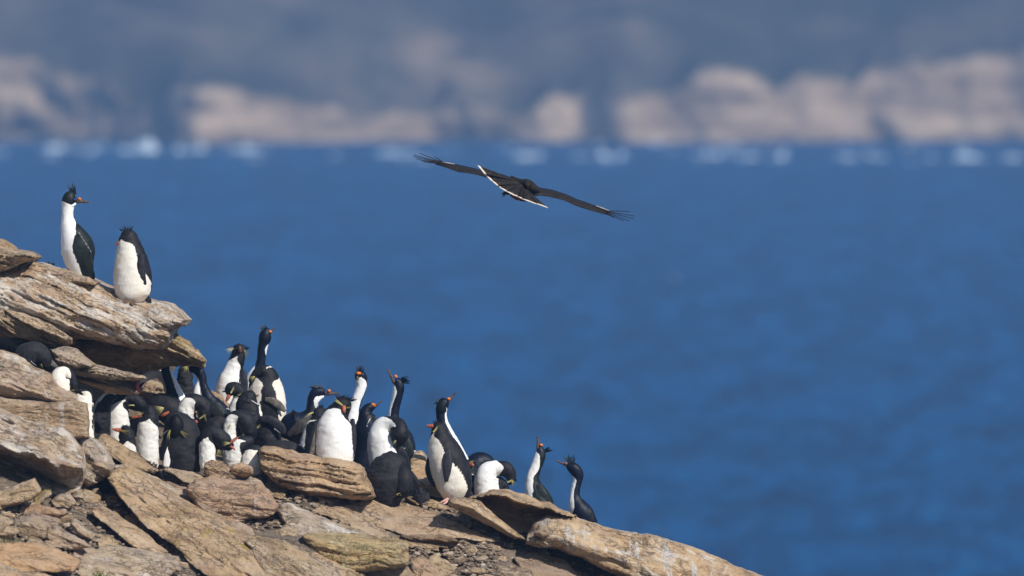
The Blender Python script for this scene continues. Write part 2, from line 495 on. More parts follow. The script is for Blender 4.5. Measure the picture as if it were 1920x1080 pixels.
SURF = [(100, 60, 262, 290, 0, 'low pale breaker at the foot of the left-hand cliff'),
        (170, 70, 266, 290, 0, 'small breaker between the low pale one and the spouting one'),
        (280, 130, 256, 293, 0.35, 'tall white breaker throwing up a spout below the left cliffs'),
        (370, 45, 260, 291, 0, 'narrow breaker just right of the tall spout'),
        (465, 100, 263, 292, 0.1, 'wide white breaker below the pale left-centre cliff'),
        (745, 90, 272, 299, 0, 'breaker under the small lone cliff beside the gap'),
        (985, 80, 272, 303, 0, 'breaker just above and behind the flying bird'),
        (1130, 120, 276, 303, 0, 'long low breaker right of the flying bird'),
        (1325, 60, 270, 302, 0.15, 'bright short breaker under the square cliff'),
        (1430, 120, 278, 305, 0, 'long breaker right of the bright short one'),
        (1583, 46, 272, 304, 0.2, 'round bright breaker under the notched cliff'),
        (1645, 40, 284, 305, 0, 'faint small breaker right of the round bright one'),
        (1790, 110, 281, 307, 0, 'long breaker below the tall right-hand cliffs'),
        (1895, 46, 284, 307, 0, 'last breaker at the right edge of the far shore')]
for (u, w, vt, vb, pk, lab) in SURF:
    foam_mound('breaking_wave', u, w, vt - 9, vb - 9, lab, 'wave', 'waves breaking along the far shore', peak=pk)
for (u, w, vt, vb, lab) in [(1263, 16, 506, 520, 'small white sun glint out on the blue sea'),
                            (1405, 12, 978, 988, 'upper sun glint on the sea at lower right'),
                            (1370, 14, 1008, 1020, 'lower sun glint on the sea at lower right'),
                            (1240, 12, 993, 1002, 'faint sun glint on the sea near the right-hand rock')]:
    foam_mound('glint', u, w, vt, vb, lab, 'glint', 'sun glints on the open sea', depth=1.2)  # sun glints modelled as small pale mounds in the foam colour

def make_surf_foam():
    V, F = [], []
    rr = random.Random(3)
    for i in range(48):
        u = rr.uniform(-80, 2000); v = rr.uniform(267, 302)
        if rr.random() < 0.55: u = rr.choice(SURF)[0] + rr.gauss(0, 60)
        d = CAM_H / ((v - HORIZON_V) / FPX); S = d / FPX
        wd = rr.uniform(8, 42) * S; dp = rr.uniform(1.0, 4.5); h = rr.uniform(0.05, 0.25)
        b = len(V); n = 10
        for k in range(n):
            a = 2 * math.pi * k / n; q = rr.uniform(0.7, 1.2)
            V.append(((u - 960) * S + math.cos(a) * wd * 0.5 * q, d + math.sin(a) * dp * 0.5 * q, 0.01))
        for k in range(n):
            a = 2 * math.pi * k / n; q = rr.uniform(0.3, 0.7)
            V.append(((u - 960) * S + math.cos(a) * wd * 0.5 * q, d + math.sin(a) * dp * 0.5 * q, h * rr.uniform(0.6, 1.2)))
        for k in range(n):
            k2 = (k + 1) % n
            F.append((b + k, b + k2, b + n + k2, b + n + k))
        F.append(tuple(b + n + k for k in range(n)))
    o = mesh_obj('surf_foam', V, F, M['foam'])
    tag(o, 'thin broken foam washing along the far shore', 'foam', kind='stuff')
make_surf_foam()

# ------------------------------------------------------------------ the headland the birds stand on
_uc = np.array([-3000, -600, -200, 0, 100, 150, 200, 300, 420, 560, 650, 735, 845, 920, 1000, 1100, 1250, 1450, 1900, 4000], float)
_v0 = np.array([0, 540, 680, 745, 785, 812, 838, 868, 872, 876, 900, 938, 942, 950, 975, 1015, 1065, 1130, 1290, 2100], float)      # ground row at 92 m
_vr = np.array([-200, 420, 600, 660, 690, 705, 720, 745, 775, 820, 842, 872, 900, 915, 950, 992, 1045, 1112, 1275, 2100], float)   # ground row at 95 m
_k = np.array([50, 56, 60, 60, 60, 60, 60, 62, 66, 72, 80, 88, 100, 105, 110, 115, 120, 120, 120, 120], float)                        # rows per metre nearer than 92 m
def v0(u): return np.interp(u, _uc, _v0)
def vr(u): return np.interp(u, _uc, _vr)
def kk(u): return np.interp(u, _uc, _k)
def vg(u, d):
    a = v0(u) + (92 - d) * kk(u)
    b = v0(u) + (vr(u) - v0(u)) * np.clip((d - 92) / 3, 0, 1) + np.maximum(d - 95, 0) * 150
    return np.where(d < 92, a, b)
def gd(u, v): return 92 - (np.asarray(v, float) - v0(u)) / kk(u)

def gdg(u, v):
    """depth of the soil sheet itself, set back a little so that the rocks stand proud of it"""
    return gd(u, v) + 0.06 * smooth((np.asarray(v, float) - v0(u) - 4) / 55)

def make_ground():
    us = np.concatenate([np.linspace(-2800, -260, 40, endpoint=False), np.arange(-260, 1700, 9.0), np.linspace(1700, 3800, 40)])
    ts = np.concatenate([np.linspace(2600, 420, 24, endpoint=False), np.arange(420, -0.1, -6.0)])      # photo rows below the 92 m line
    U, Tt = np.meshgrid(us, ts)
    front = W(U, v0(U) + Tt, gdg(U, v0(U) + Tt))
    ds = np.concatenate([np.arange(92.1, 95.2, 0.1), np.linspace(95.3, 104, 24)])
    U2, D2 = np.meshgrid(us, ds)
    P = np.concatenate([front, W(U2, vg(U2, D2), D2)], 0)
    P[..., 2] += 0.03 * fbm(P[..., 0] * 2.2, P[..., 1] * 2.2, seed=21, octv=4) + 0.012 * fbm(P[..., 0] * 14, P[..., 1] * 14, seed=25, octv=2)
    P[..., 2] = np.maximum(P[..., 2], -2.5)
    n_r, n_c = P.shape[:2]
    idx = np.arange(n_r * n_c).reshape(n_r, n_c)
    F = np.stack([idx[:-1, :-1], idx[:-1, 1:], idx[1:, 1:], idx[1:, :-1]], -1).reshape(-1, 4)
    o = mesh_obj('ground', P.reshape(-1, 3), F, M['soil'])
    tag(o, 'brown guano soil slope of the headland', kind='structure')
make_ground()

# ------------------------------------------------------------------ haze
def make_haze():
    m = bpy.data.materials.new('haze_air')
    m.use_nodes = True
    nt = m.node_tree; nt.nodes.clear()
    out = nt.nodes.new('ShaderNodeOutputMaterial')
    pv = nt.nodes.new('ShaderNodeVolumePrincipled')
    pv.inputs['Color'].default_value = (0.28, 0.53, 1.0, 1)
    pv.inputs['Density'].default_value = HAZE_DENSITY
    pv.inputs['Anisotropy'].default_value = 0.0
    pv.inputs['Density Attribute'].default_value = ''
    pv.inputs['Color Attribute'].default_value = ''
    pv.inputs['Temperature Attribute'].default_value = ''
    nt.links.new(pv.outputs[0], out.inputs['Volume'])
    try: m.cycles.homogeneous_volume = True
    except Exception: pass
    x, y0, y1, z0, z1 = 3200, -700, 2700, -4.0, 330
    V = [(-x, y0, z0), (x, y0, z0), (x, y1, z0), (-x, y1, z0), (-x, y0, z1), (x, y0, z1), (x, y1, z1), (-x, y1, z1)]
    F = [(0, 3, 2, 1), (4, 5, 6, 7), (0, 1, 5, 4), (1, 2, 6, 5), (2, 3, 7, 6), (3, 0, 4, 7)]
    o = mesh_obj('haze', V, F, m, shade=False)
    tag(o, kind='stuff')
HAZE_DENSITY = 0.00035
make_haze()

# ------------------------------------------------------------------ rocks
def poly_resample(poly, step, seed, jit):
    P = np.array(poly, float); out = []
    n = len(P)
    for i in range(n):
        a, b = P[i], P[(i + 1) % n]
        L = np.hypot(*(b - a)); k = max(1, int(round(L / step)))
        t = np.arange(k)[:, None] / k
        q = a + (b - a) * t
        nrm = np.array([-(b - a)[1], (b - a)[0]]) / max(L, 1e-6)
        env = np.sin(np.pi * t[:, 0]) ** 0.5 * 0.7 + 0.3
        j = jit * (fbm(q[:, 0] / 14, q[:, 1] / 14, seed=seed, octv=3)) * env
        out.append(q + nrm * j[:, None])
    return np.concatenate(out)

def seg_dist(Q, A, B):
    AB = B - A; L2 = (AB ** 2).sum(-1) + 1e-9
    best = np.full(len(Q), 1e9)
    for a, ab, l2 in zip(A, AB, L2):
        t = np.clip(((Q - a) @ ab) / l2, 0, 1)
        d = np.hypot(*(Q - a - t[:, None] * ab).T)
        best = np.minimum(best, d)
    return best

def strata(a, s, p, seed):
    x = s / p; i = np.floor(x); f = x - i
    def val(j): return _hash(j.astype(np.int64), np.full(j.shape, 3), np.full(j.shape, 5), seed) + 0.8 * noise(a / 55 + j * 13.7, j * 5.13, seed=seed + 1)
    t = smooth((f - 0.80) / 0.2)
    r = val(i) * (1 - t) + val(i + 1) * t
    crack = np.exp(-((f - 0.9) / 0.07) ** 2) * smooth((noise(a / 34 + i * 7.7, i * 3.3, seed=seed + 2) + 0.15) / 0.4)
    return r - 1.3 * crack

ROCKS = []
def rock(poly, label, d=None, lie=0.0, prof=((0, -30), (0.3, 0), (1, 0)), thick=120, dip=22, amp=4.5, period=11, rough=3.0, edge=8,
         tint=(1, 1, 1), guano=0.35, drips=0.0, algae=0.0, lichen=0.0, step=2.3, jit=1.6, seed=None, name='rock_slab', cat='rock', fold=1.0, auto=True):
    seed = seed if seed is not None else len(ROCKS) * 31 + 5
    P = np.array(poly, float)
    # orientation: make it clockwise on screen
    area = 0.5 * np.sum(P[:, 0] * np.roll(P[:, 1], -1) - np.roll(P[:, 0], -1) * P[:, 1])
    if area < 0: P = P[::-1]
    ub, vb = P[:, 0].mean(), P[:, 1].max()
    if auto and vb > 890 and P[:, 1].min() > 868 and ub < 830: d = None
    if d is None: d = float(gd(np.clip(ub, 0, 1400), min(vb, 1090)))
    S = d / FPX
    area_abs = abs(area)
    st = step if area_abs < 60000 else step * 1.25
    ring = poly_resample(P, st * 1.3, seed, jit)
    lo, hi = ring.min(0), ring.max(0)
    gu = np.arange(lo[0], hi[0], st); gv = np.arange(lo[1], hi[1], st * 0.866)
    GU, GV = np.meshgrid(gu, gv)
    GU = GU + (np.arange(len(gv)) % 2)[:, None] * st * 0.5
    Q = np.stack([GU.ravel(), GV.ravel()], -1)
    Q = Q + RNG.uniform(-0.2, 0.2, Q.shape) * st
    # inside test
    A = ring; B = np.roll(ring, -1, 0)
    inside = np.zeros(len(Q), bool)
    for a, b in zip(A, B):
        c = ((a[1] > Q[:, 1]) != (b[1] > Q[:, 1]))
        if not c.any(): continue
        xx = (b[0] - a[0]) * (Q[:, 1] - a[1]) / (b[1] - a[1] + 1e-12) + a[0]
        inside ^= (c & (Q[:, 0] < xx))
    Q = Q[inside]
    dd = seg_dist(Q, A, B)
    Q = Q[dd > st * 0.55]
    pts = np.concatenate([ring, Q])
    nb = len(ring)
    vo, eo, fo, ov, oe, of = delaunay_2d_cdt([Vector(p) for p in pts.tolist()], [], [list(range(nb))], 1, 1e-4)
    pts = np.array([(p.x, p.y) for p in vo]); tris = np.array([f for f in fo if len(f) == 3])
    # fields
    dist = seg_dist(pts, A, B)
    e = B - A
    upper = e[:, 0] > 0.35 * np.abs(e[:, 1])      # clockwise on screen (v down): edges running right are the top
    lower = e[:, 0] < -0.35 * np.abs(e[:, 1])
    du = seg_dist(pts, A[upper], B[upper]) if upper.any() else dist
    dl = seg_dist(pts, A[lower], B[lower]) if lower.any() else dist
    frac = du / (du + dl + 1e-6)
    frac = np.clip(frac + 0.05 * fbm(pts[:, 0] / 30, pts[:, 1] / 30, seed=seed + 3, octv=3), 0, 1)
    u, v = pts[:, 0], pts[:, 1]
    pf = np.interp(frac, [p[0] for p in prof], [p[1] for p in prof])
    lie_px = lie * (d - gd(u, v)) / S
    lie_px = np.clip(lie_px, -900, 900)
    th = math.radians(dip)
    a_ = u * math.cos(th) + v * math.sin(th)
    s_ = -u * math.sin(th) + v * math.cos(th)
    s_w = s_ + 5 * fold * fbm(u / 55, v / 55, seed=seed + 4, octv=3)
    q = pf + lie_px
    q = q + 1.5 * amp * strata(a_, s_w, period, seed + 5) + 0.75 * amp * strata(a_ + 40, s_w + 2 * noise(u / 9, v / 9, seed=seed), period * 0.42, seed + 9)
    q = q + rough * fbm(u / 38, v / 38, seed=seed + 6, octv=5, gain=0.55) + 2.2 * rough * noise(u / 90, v / 90, seed=seed + 8)
    c = np.clip(dist / edge, 0, 1)
    rnd = edge * (1 - np.sqrt(np.clip(1 - (1 - c) ** 2, 0, 1)))
    q = q - rnd
    q = np.maximum(q, (d - gd(u, v)) / S + 12 - np.minimum(rnd, 10) + 0.5 * (amp * 0.5 * strata(a_, s_w, period, seed + 5) + rough * fbm(u / 38, v / 38, seed=seed + 6, octv=5)))
    qb = lie_px - thick + 4 * fbm(u / 30, v / 30, seed=seed + 12) + rnd * 3
    qb = np.minimum(qb, q - 6)
    f_pts = CAM + ((u - 960) * S)[:, None] * RIGHT + ((540 - v) * S)[:, None] * UP + (d - q * S)[:, None] * FWD
    # boundary edges of the sheet
    ed = {}
    for t in tris:
        for i in range(3):
            a, b = int(t[i]), int(t[(i + 1) % 3])
            ed[(a, b)] = 1
    bnd = [(a, b) for (a, b) in ed if (b, a) not in ed]
    n = len(pts)
    MS = 7
    bidx = sorted({i for e_ in bnd for i in e_})
    pos = {i: j for j, i in enumerate(bidx)}
    bi = np.array(bidx)
    verts = [f_pts]
    base = n
    ring_start = []
    for s in range(1, MS):
        t = s / MS
        qq = q[bi] * (1 - t) + qb[bi] * t
        w = 2.4 * fbm(u[bi] / 24, v[bi] / 24, qq / 24, seed=seed + 14, octv=3) * math.sin(math.pi * t)
        bul = -edge * 0.5 * math.sin(math.pi * t) * 0
        cu, cv = u[bi] + w, v[bi] + w + bul
        verts.append(CAM + ((cu - 960) * S)[:, None] * RIGHT + ((540 - cv) * S)[:, None] * UP + (d - qq * S)[:, None] * FWD)
        ring_start.append(base); base += len(bi)
    back = CAM + ((u - 960) * S)[:, None] * RIGHT + ((540 - v) * S)[:, None] * UP + (d - qb * S)[:, None] * FWD
    verts.append(back); bstart = base
    faces = [tuple(t) for t in tris[:, ::-1]]
    faces += [tuple(t + bstart) for t in tris]
    for (a, b) in bnd:
        chain_a = [a] + [r + pos[a] for r in ring_start] + [a + bstart]
        chain_b = [b] + [r + pos[b] for r in ring_start] + [b + bstart]
        for i in range(MS):
            faces.append((chain_a[i], chain_b[i], chain_b[i + 1], chain_a[i + 1]))
    verts = np.concatenate(verts)
    loc = verts.mean(0); loc = loc - np.array([0, 0, loc[2] - verts[:, 2].min()])
    rot = Matrix.Rotation(th, 3, 'Y')
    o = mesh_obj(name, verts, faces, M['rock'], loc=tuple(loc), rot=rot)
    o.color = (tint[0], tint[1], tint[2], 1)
    o['guano'] = float(guano); o['drips'] = float(drips); o['algae'] = float(algae); o['lichen'] = float(lichen)
    tag(o, label, cat)
    rec = dict(o=o, pts=pts, depth=d - q * S)
    ROCKS.append(rec)
    return rec

def surf_depth(rec, u, v):
    p = rec['pts']; i = np.argsort(np.hypot(p[:, 0] - u, p[:, 1] - v))[:8]
    return float(rec['depth'][i].mean())

SLAB = ((0, -45), (0.30, -4), (0.45, 0), (1, -6))
# --- upper outcrop
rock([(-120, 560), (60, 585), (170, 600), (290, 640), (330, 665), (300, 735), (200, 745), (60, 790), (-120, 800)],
     'shaded rock wall at the back of the dark hollow under the overhang', d=93.9, thick=420, prof=((0, 0), (1, 0)), tint=(0.75, 0.72, 0.68), guano=0.1, step=4.5, name='rock_wall')  # gloom of the hollow partly painted in by the darker tint
R_UNDER = rock([(126, 640), (250, 628), (319, 619), (338, 632), (355, 641), (362, 652), (370, 655), (386, 677), (381, 689), (337, 686), (285, 694), (205, 692), (145, 676)],
     'green-stained wedge of rock poking out beneath the big overhanging slab', d=92.55, thick=105, prof=((0, 0), (0.5, 0), (1, -60)), dip=29, amp=4.5, period=9, algae=0.58, guano=0.15, tint=(1.05, 0.98, 0.8))
R_MAIN = rock([(-120, 470), (0, 500), (62, 492), (104, 503), (135, 510), (181, 531), (215, 545), (275, 562), (298, 566), (314, 571), (330, 585), (346, 600), (340, 611), (329, 611),
      (319, 620), (316, 642), (301, 655), (259, 656), (207, 645), (166, 636), (135, 634), (110, 640), (60, 632), (0, 622), (-120, 600)],
     'big weathered overhanging slab with a cormorant and a penguin standing on it', d=91.5, thick=650, prof=((0, -150), (0.22, -70), (0.4, -25), (0.62, 0), (0.86, -12), (1, -60)), dip=24, amp=5.5, period=12, rough=4,
     guano=0.9, tint=(1.06, 1.0, 0.95), edge=7)
rock([(-120, 585), (-40, 575), (10, 580), (50, 590), (90, 605), (118, 622), (134, 634), (133, 645), (119, 650), (96, 646), (72, 640), (30, 633), (0, 632), (-120, 625)],
     'lower bulging layer of rock under the left part of the overhanging slab', d=91.35, thick=330, prof=((0, -10), (0.35, 0), (1, -40)), dip=27, amp=5.5, period=10, guano=0.3, tint=(0.95, 0.9, 0.82))
R_STEP = rock([(-120, 505), (10, 507), (60, 490), (104, 502), (135, 510), (165, 519), (183, 530), (178, 536), (150, 533), (118, 528), (113, 539), (80, 548), (40, 546), (0, 541), (-120, 550)],
     'thin rock layer lying on top of the overhanging slab at the cormorant\'s foot', d=91.72, thick=300, prof=((0, -70), (0.35, -20), (0.7, 0), (1, -8)), dip=14, amp=4.5, period=9, guano=0.5, tint=(1.05, 0.98, 0.9))
rock([(-120, 430), (0, 449), (16, 459), (24, 467), (52, 471), (70, 480), (60, 489), (34, 496), (10, 507), (-30, 512), (-120, 515)],
     'topmost small slab in the upper left corner of the outcrop', d=91.65, thick=330, prof=((0, -60), (0.4, 0), (1, -20)), dip=8, amp=5, period=9, guano=0.25, tint=(0.98, 0.92, 0.84))
# --- slabs in the hollow
rock([(94, 655), (120, 651), (142, 655), (165, 675), (178, 684), (170, 690), (130, 692), (104, 684)],
     'rough tan slab in the hollow behind the crouching black penguin', d=91.0, thick=160, prof=((0, -40), (0.5, 0), (1, -10)), dip=18, amp=4, period=8, guano=0.35)
rock([(108, 689), (140, 681), (180, 685), (215, 693), (245, 699), (268, 706), (272, 710), (240, 713), (190, 711), (150, 706), (122, 700)],
     'thin pointed slab reaching right inside the hollow', d=91.05, thick=150, prof=((0, -30), (0.5, 0), (1, -14)), dip=9, amp=3.5, period=7, guano=0.45)
rock([(135, 700), (165, 710), (210, 721), (246, 733), (247, 739), (215, 738), (195, 737), (188, 729), (150, 716)],
     'lower narrow slab just above the bent penguins', d=91.3, thick=130, prof=((0, -18), (0.5, 0), (1, -8)), dip=14, amp=3, period=7, guano=0.2, tint=(1.05, 0.95, 0.8))
rock([(262, 722), (272, 713), (295, 716), (312, 722), (315, 742), (285, 748), (264, 744)],
     'small cracked rock beside the stooping cormorant under the ledge', d=93.25, thick=120, dip=5, amp=4, period=8, guano=0.2)
rock([(325, 712), (345, 718), (370, 732), (395, 732), (416, 744), (430, 760), (428, 790), (395, 790), (360, 770), (330, 745)],
     'brown sloping slab between the cormorants at the back of the crowd', d=93.75, thick=120, dip=24, amp=3.5, period=8, guano=0.3, drips=0.5, tint=(1.0, 0.9, 0.8))
# --- left foreground
rock([(-120, 640), (0, 657), (28, 665), (61, 689), (92, 701), (108, 723), (139, 740), (143, 753), (130, 758), (104, 756), (60, 752), (20, 748), (-120, 735)],
     'rounded weathered rock at the left edge below the overhang', d=90.4, thick=130, prof=((0, -120), (0.4, -30), (0.75, 0), (1, -18)), dip=20, amp=5, period=15, rough=4.5, guano=0.7, tint=(1.0, 0.96, 0.93))
rock([(-120, 730), (60, 752), (104, 754), (135, 753), (160, 757), (164, 790), (164, 822), (120, 822), (60, 815), (-120, 790)],
     'vertical-faced block streaked with white beside the half-hidden penguin', d=90.2, thick=160, prof=((0, -30), (0.12, 0), (1, 4)), dip=4, amp=2.5, period=18, guano=0.45, drips=1.1, tint=(0.98, 0.93, 0.89))
rock([(-120, 735), (0, 771), (42, 792), (84, 797), (111, 803), (128, 818), (146, 842), (152, 870), (150, 905), (140, 923), (112, 931), (60, 912), (0, 893), (-120, 870)],
     'big slab in the left foreground with a dark undercut face', d=89.3, thick=330, prof=((0, -170), (0.2, -80), (0.42, -12), (0.5, 0), (0.58, -60), (1, -260)), dip=21, amp=4, period=16, rough=4.5, guano=0.85, algae=0.2, tint=(1.0, 0.96, 0.92), edge=6)
rock([(118, 805), (150, 812), (180, 828), (196, 848), (210, 872), (206, 890), (185, 905), (160, 915), (150, 905), (150, 868), (140, 838)],
     'rounded pale lump between the undercut slab and the long narrow slab', d=90.3, thick=240, prof=((0, -80), (0.5, 0), (1, -10)), dip=32, amp=3.5, period=14, rough=5, guano=0.75, name='boulder')
rock([(158, 812), (190, 816), (214, 829), (246, 848), (276, 870), (296, 884), (285, 890), (255, 882), (224, 870), (202, 858), (180, 838)],
     'long narrow slab directly in front of the leftmost penguins', d=91.0, lie=0.5, thick=120, prof=((0, -30), (0.45, 0), (1, -16)), dip=32, amp=2.5, period=11, guano=0.4, tint=(1.02, 0.95, 0.84))
rock([(-120, 905), (0, 922), (39, 905), (62, 898), (74, 922), (60, 935), (36, 944), (0, 955), (-120, 950)],
     'tan angular block in the shade of the undercut slab at the left edge', d=87.6, thick=150, dip=-8, amp=2.5, period=14, guano=0.15, tint=(1.05, 0.98, 0.86))
rock([(60, 946), (72, 930), (84, 919), (94, 919), (97, 927), (84, 938), (70, 950)],
     'small stone with a yellow lichen tip below the undercut slab', d=87.3, thick=50, dip=-35, amp=1.5, period=9, guano=0.1, lichen=1.0, name='stone', cat='stone')
rock([(94, 938), (108, 928), (130, 926), (140, 944), (128, 953), (106, 950)],
     'pale square stone right of the yellow-tipped stone', d=87.6, thick=70, dip=10, amp=2, period=10, guano=0.5, name='stone', cat='stone')
rock([(132, 936), (142, 922), (154, 922), (158, 940), (146, 948)],
     'small upright stone beneath the tip of the undercut slab', d=88.0, thick=55, dip=20, amp=2, period=10, guano=0.4, name='stone', cat='stone')
# --- the diagonal slabs
R_DIAG = rock([(186, 905), (192, 893), (205, 884), (235, 889), (262, 905), (295, 925), (330, 944), (372, 966), (410, 986), (440, 1010), (470, 1038), (500, 1090), (440, 1100), (395, 1086), (350, 1058), (322, 1030),
      (290, 1010), (255, 985), (228, 957), (204, 930)],
     'long tan slab lying diagonally across the lower left with yellow lichen edge', d=88.4, lie=0.75, thick=170, prof=((0, -40), (0.16, 0), (0.55, 4), (0.62, -14), (0.8, -16), (1, -34)), dip=34, amp=5, period=17, rough=3, guano=0.2, lichen=0.78, tint=(1.1, 1.0, 0.84))
rock([(206, 876), (230, 871), (262, 885), (300, 905), (336, 925), (347, 938), (334, 948), (300, 930), (264, 907), (236, 892)],
     'white-streaked slab tucked behind the top of the long diagonal slab', d=89.9, lie=0.7, thick=120, prof=((0, -20), (0.5, 0), (1, -6)), dip=31, amp=2.5, period=12, guano=0.85)
rock([(340, 928), (362, 936), (402, 968), (445, 996), (488, 1014), (505, 1032), (470, 1040), (436, 1012), (402, 986), (366, 958)],
     'thin dark-edged slab along the right side of the diagonal slab', d=89.2, lie=0.7, thick=90, prof=((0, -10), (0.5, 0), (1, -20)), dip=34, amp=2.5, period=10, guano=0.4, tint=(0.95, 0.9, 0.86))
rock([(166, 956), (184, 952), (214, 973), (260, 998), (310, 1038), (296, 1044), (260, 1032), (236, 1020), (206, 996), (170, 970)],
     'narrow slab parallel to and below the long diagonal slab', d=87.6, lie=0.7, thick=90, prof=((0, -14), (0.5, 0), (1, -20)), dip=34, amp=2.5, period=10, guano=0.3, tint=(1.08, 0.98, 0.86))
rock([(312, 868), (345, 878), (372, 892), (384, 905), (372, 915), (340, 905), (318, 890), (300, 882)],
     'low flat stone at the feet of the dark penguin with drooping yellow brows', d=90.9, lie=0.6, thick=60, prof=((0, -20), (0.5, 0), (1, -6)), dip=25, amp=2, period=9, guano=0.45, name='stone', cat='stone')
rock([(348, 918), (362, 902), (400, 895), (449, 903), (486, 906), (503, 925), (520, 950), (512, 966), (494, 972), (470, 974), (440, 978), (402, 972), (372, 950)],
     'pinkish block with white drips on its vertical front face', d=90.0, thick=190, prof=((0, -110), (0.42, -12), (0.5, 0), (1, -4)), dip=6, amp=2.2, period=20, rough=3.5, guano=0.35, drips=1.0, tint=(0.98, 0.84, 0.77))
rock([(382, 890), (384, 869), (398, 864), (418, 868), (436, 882), (444, 897), (430, 902), (395, 900)],
     'small brown stone in front of the open-billed penguin', d=90.9, thick=60, dip=20, amp=2, period=10, guano=0.2, name='stone', cat='stone', tint=(0.95, 0.85, 0.75))
rock([(428, 884), (436, 870), (455, 868), (472, 876), (474, 890), (455, 895), (438, 893)],
     'flat rusty stone beside the shaded end of the layered block', d=90.9, thick=60, dip=10, amp=2, period=9, guano=0.25, name='stone', cat='stone', tint=(1.05, 0.9, 0.8))
rock([(452, 908), (470, 896), (490, 902), (508, 922), (496, 934), (470, 932)],
     'pale rounded stone in the gravel behind the pinkish block', d=90.4, thick=60, dip=15, amp=2, period=10, guano=0.6, name='stone', cat='stone')
R_BLOCK = rock([(485, 846), (492, 838), (515, 839), (567, 852), (598, 859), (640, 863), (662, 867), (682, 879), (693, 905), (703, 932), (690, 938), (660, 938), (621, 933), (580, 931), (556, 924), (525, 914), (504, 897), (490, 880)],
     'layered sandstone block with horizontal cracks in front of the white-fronted penguin', d=91.25, thick=190, prof=((0, -50), (0.22, -6), (0.4, 0), (0.85, 0), (1, -20)), dip=9, amp=7, period=15, rough=4, guano=0.4, tint=(1.12, 1.0, 0.84), edge=9)
rock([(516, 960), (524, 948), (537, 945), (562, 956), (598, 971), (634, 986), (664, 994), (690, 1005), (640, 1010), (570, 1010), (556, 998), (530, 980)],
     'grey pointed boulder with dark speckles left of the big flat slab', d=89.9, lie=0.5, thick=120, prof=((0, -50), (0.5, 0), (1, -20)), dip=24, amp=2.5, period=14, rough=4, guano=0.75, tint=(0.9, 0.9, 0.92), name='boulder')
R_FLAT = rock([(584, 957), (600, 949), (634, 951), (686, 939), (738, 942), (790, 956), (843, 977), (900, 1002), (938, 1017), (900, 1016), (858, 1010), (815, 1010), (775, 1010), (740, 998), (705, 990), (660, 983), (620, 970)],
     'large low flat slab below the fluffy black penguin', d=90.75, lie=0.8, thick=150, prof=((0, -50), (0.5, -6), (0.65, 0), (1, -22)), dip=15, amp=3, period=13, rough=3.5, guano=0.45, tint=(1.0, 0.92, 0.84))
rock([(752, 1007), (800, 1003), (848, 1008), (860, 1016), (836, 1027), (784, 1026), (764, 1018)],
     'dark shaded slab edge under the large flat slab', d=91.0, thick=110, prof=((0, -4), (0.4, 0), (1, -50)), dip=4, amp=2.5, period=9, guano=0.0, tint=(0.62, 0.55, 0.48))  # shade under the flat slab is put into the dark tint
rock([(566, 1006), (575, 1001), (660, 1003), (738, 1011), (763, 1017), (766, 1040), (763, 1062), (712, 1070), (640, 1076), (606, 1056), (596, 1038), (574, 1022)],
     'yellow-green stained block in the gravel at bottom centre', d=89.15, thick=150, prof=((0, -90), (0.36, -10), (0.45, 0), (1, -10)), dip=3, amp=2.2, period=14, rough=2.5, guano=0.2, algae=0.5, tint=(1.0, 0.95, 0.66))
rock([(676, 1095), (686, 1062), (704, 1046), (724, 1040), (746, 1050), (768, 1070), (784, 1098)],
     'rounded grey-brown boulder at the bottom edge below the green block', d=88.5, thick=110, dip=30, amp=2, period=14, guano=0.2, tint=(0.8, 0.78, 0.72), name='boulder')
rock([(452, 1018), (480, 1010), (530, 1018), (552, 1032), (585, 1054), (612, 1075), (640, 1100), (560, 1105), (500, 1100), (482, 1060), (470, 1035)],
     'weathered slab at the bottom edge left of the green block', d=88.2, lie=0.6, thick=120, prof=((0, -30), (0.5, 0), (1, -10)), dip=34, amp=4, period=10, guano=0.4, tint=(1.0, 0.95, 0.84))
rock([(560, 1040), (590, 1045), (625, 1065), (655, 1100), (610, 1100), (585, 1070)],
     'narrow tilted slab between the weathered slab and the green block', d=88.3, lie=0.5, thick=70, dip=36, amp=2, period=9, guano=0.4)
rock([(768, 1050), (790, 1042), (812, 1060), (850, 1100), (780, 1100)],
     'pinkish flat stone in the gravel right of the green block', d=89.6, lie=0.5, thick=60, dip=25, amp=2, period=10, guano=0.4, name='stone', cat='stone', tint=(1.0, 0.88, 0.8))
rock([(924, 1074), (934, 1063), (965, 1062), (996, 1069), (1020, 1100), (924, 1100)],
     'flat tan stone cut by the bottom edge in front of the shaded hollow', d=90.7, thick=60, dip=8, amp=2, period=10, guano=0.2, name='stone', cat='stone')
# --- right end
R_ARCH = rock([(876, 937), (896, 929), (922, 921), (952, 920), (990, 930), (1014, 944), (1032, 944), (1054, 958), (1082, 969), (1075, 985), (1020, 985), (1004, 985), (992, 1000), (962, 1000), (935, 970), (905, 945)],
     'arched rock with a deep dark hollow below the preening penguin', d=91.45, thick=230, prof=((0, -90), (0.16, -8), (0.24, 0), (0.34, -80), (0.6, -140), (1, -110)), dip=20, amp=2.5, period=16, rough=3, guano=0.25, algae=0.12, tint=(1.1, 1.0, 0.84), edge=6)
rock([(840, 940), (852, 934), (870, 933), (902, 941), (926, 965), (958, 991), (985, 1012), (964, 1012), (930, 994), (902, 979), (868, 961), (846, 951)],
     'thin tilted slab leaning below the standing penguin\'s pink feet', d=91.3, thick=110, prof=((0, -40), (0.5, 0), (1, -20)), dip=28, amp=2.2, period=11, guano=0.35, tint=(1.08, 1.0, 0.86))
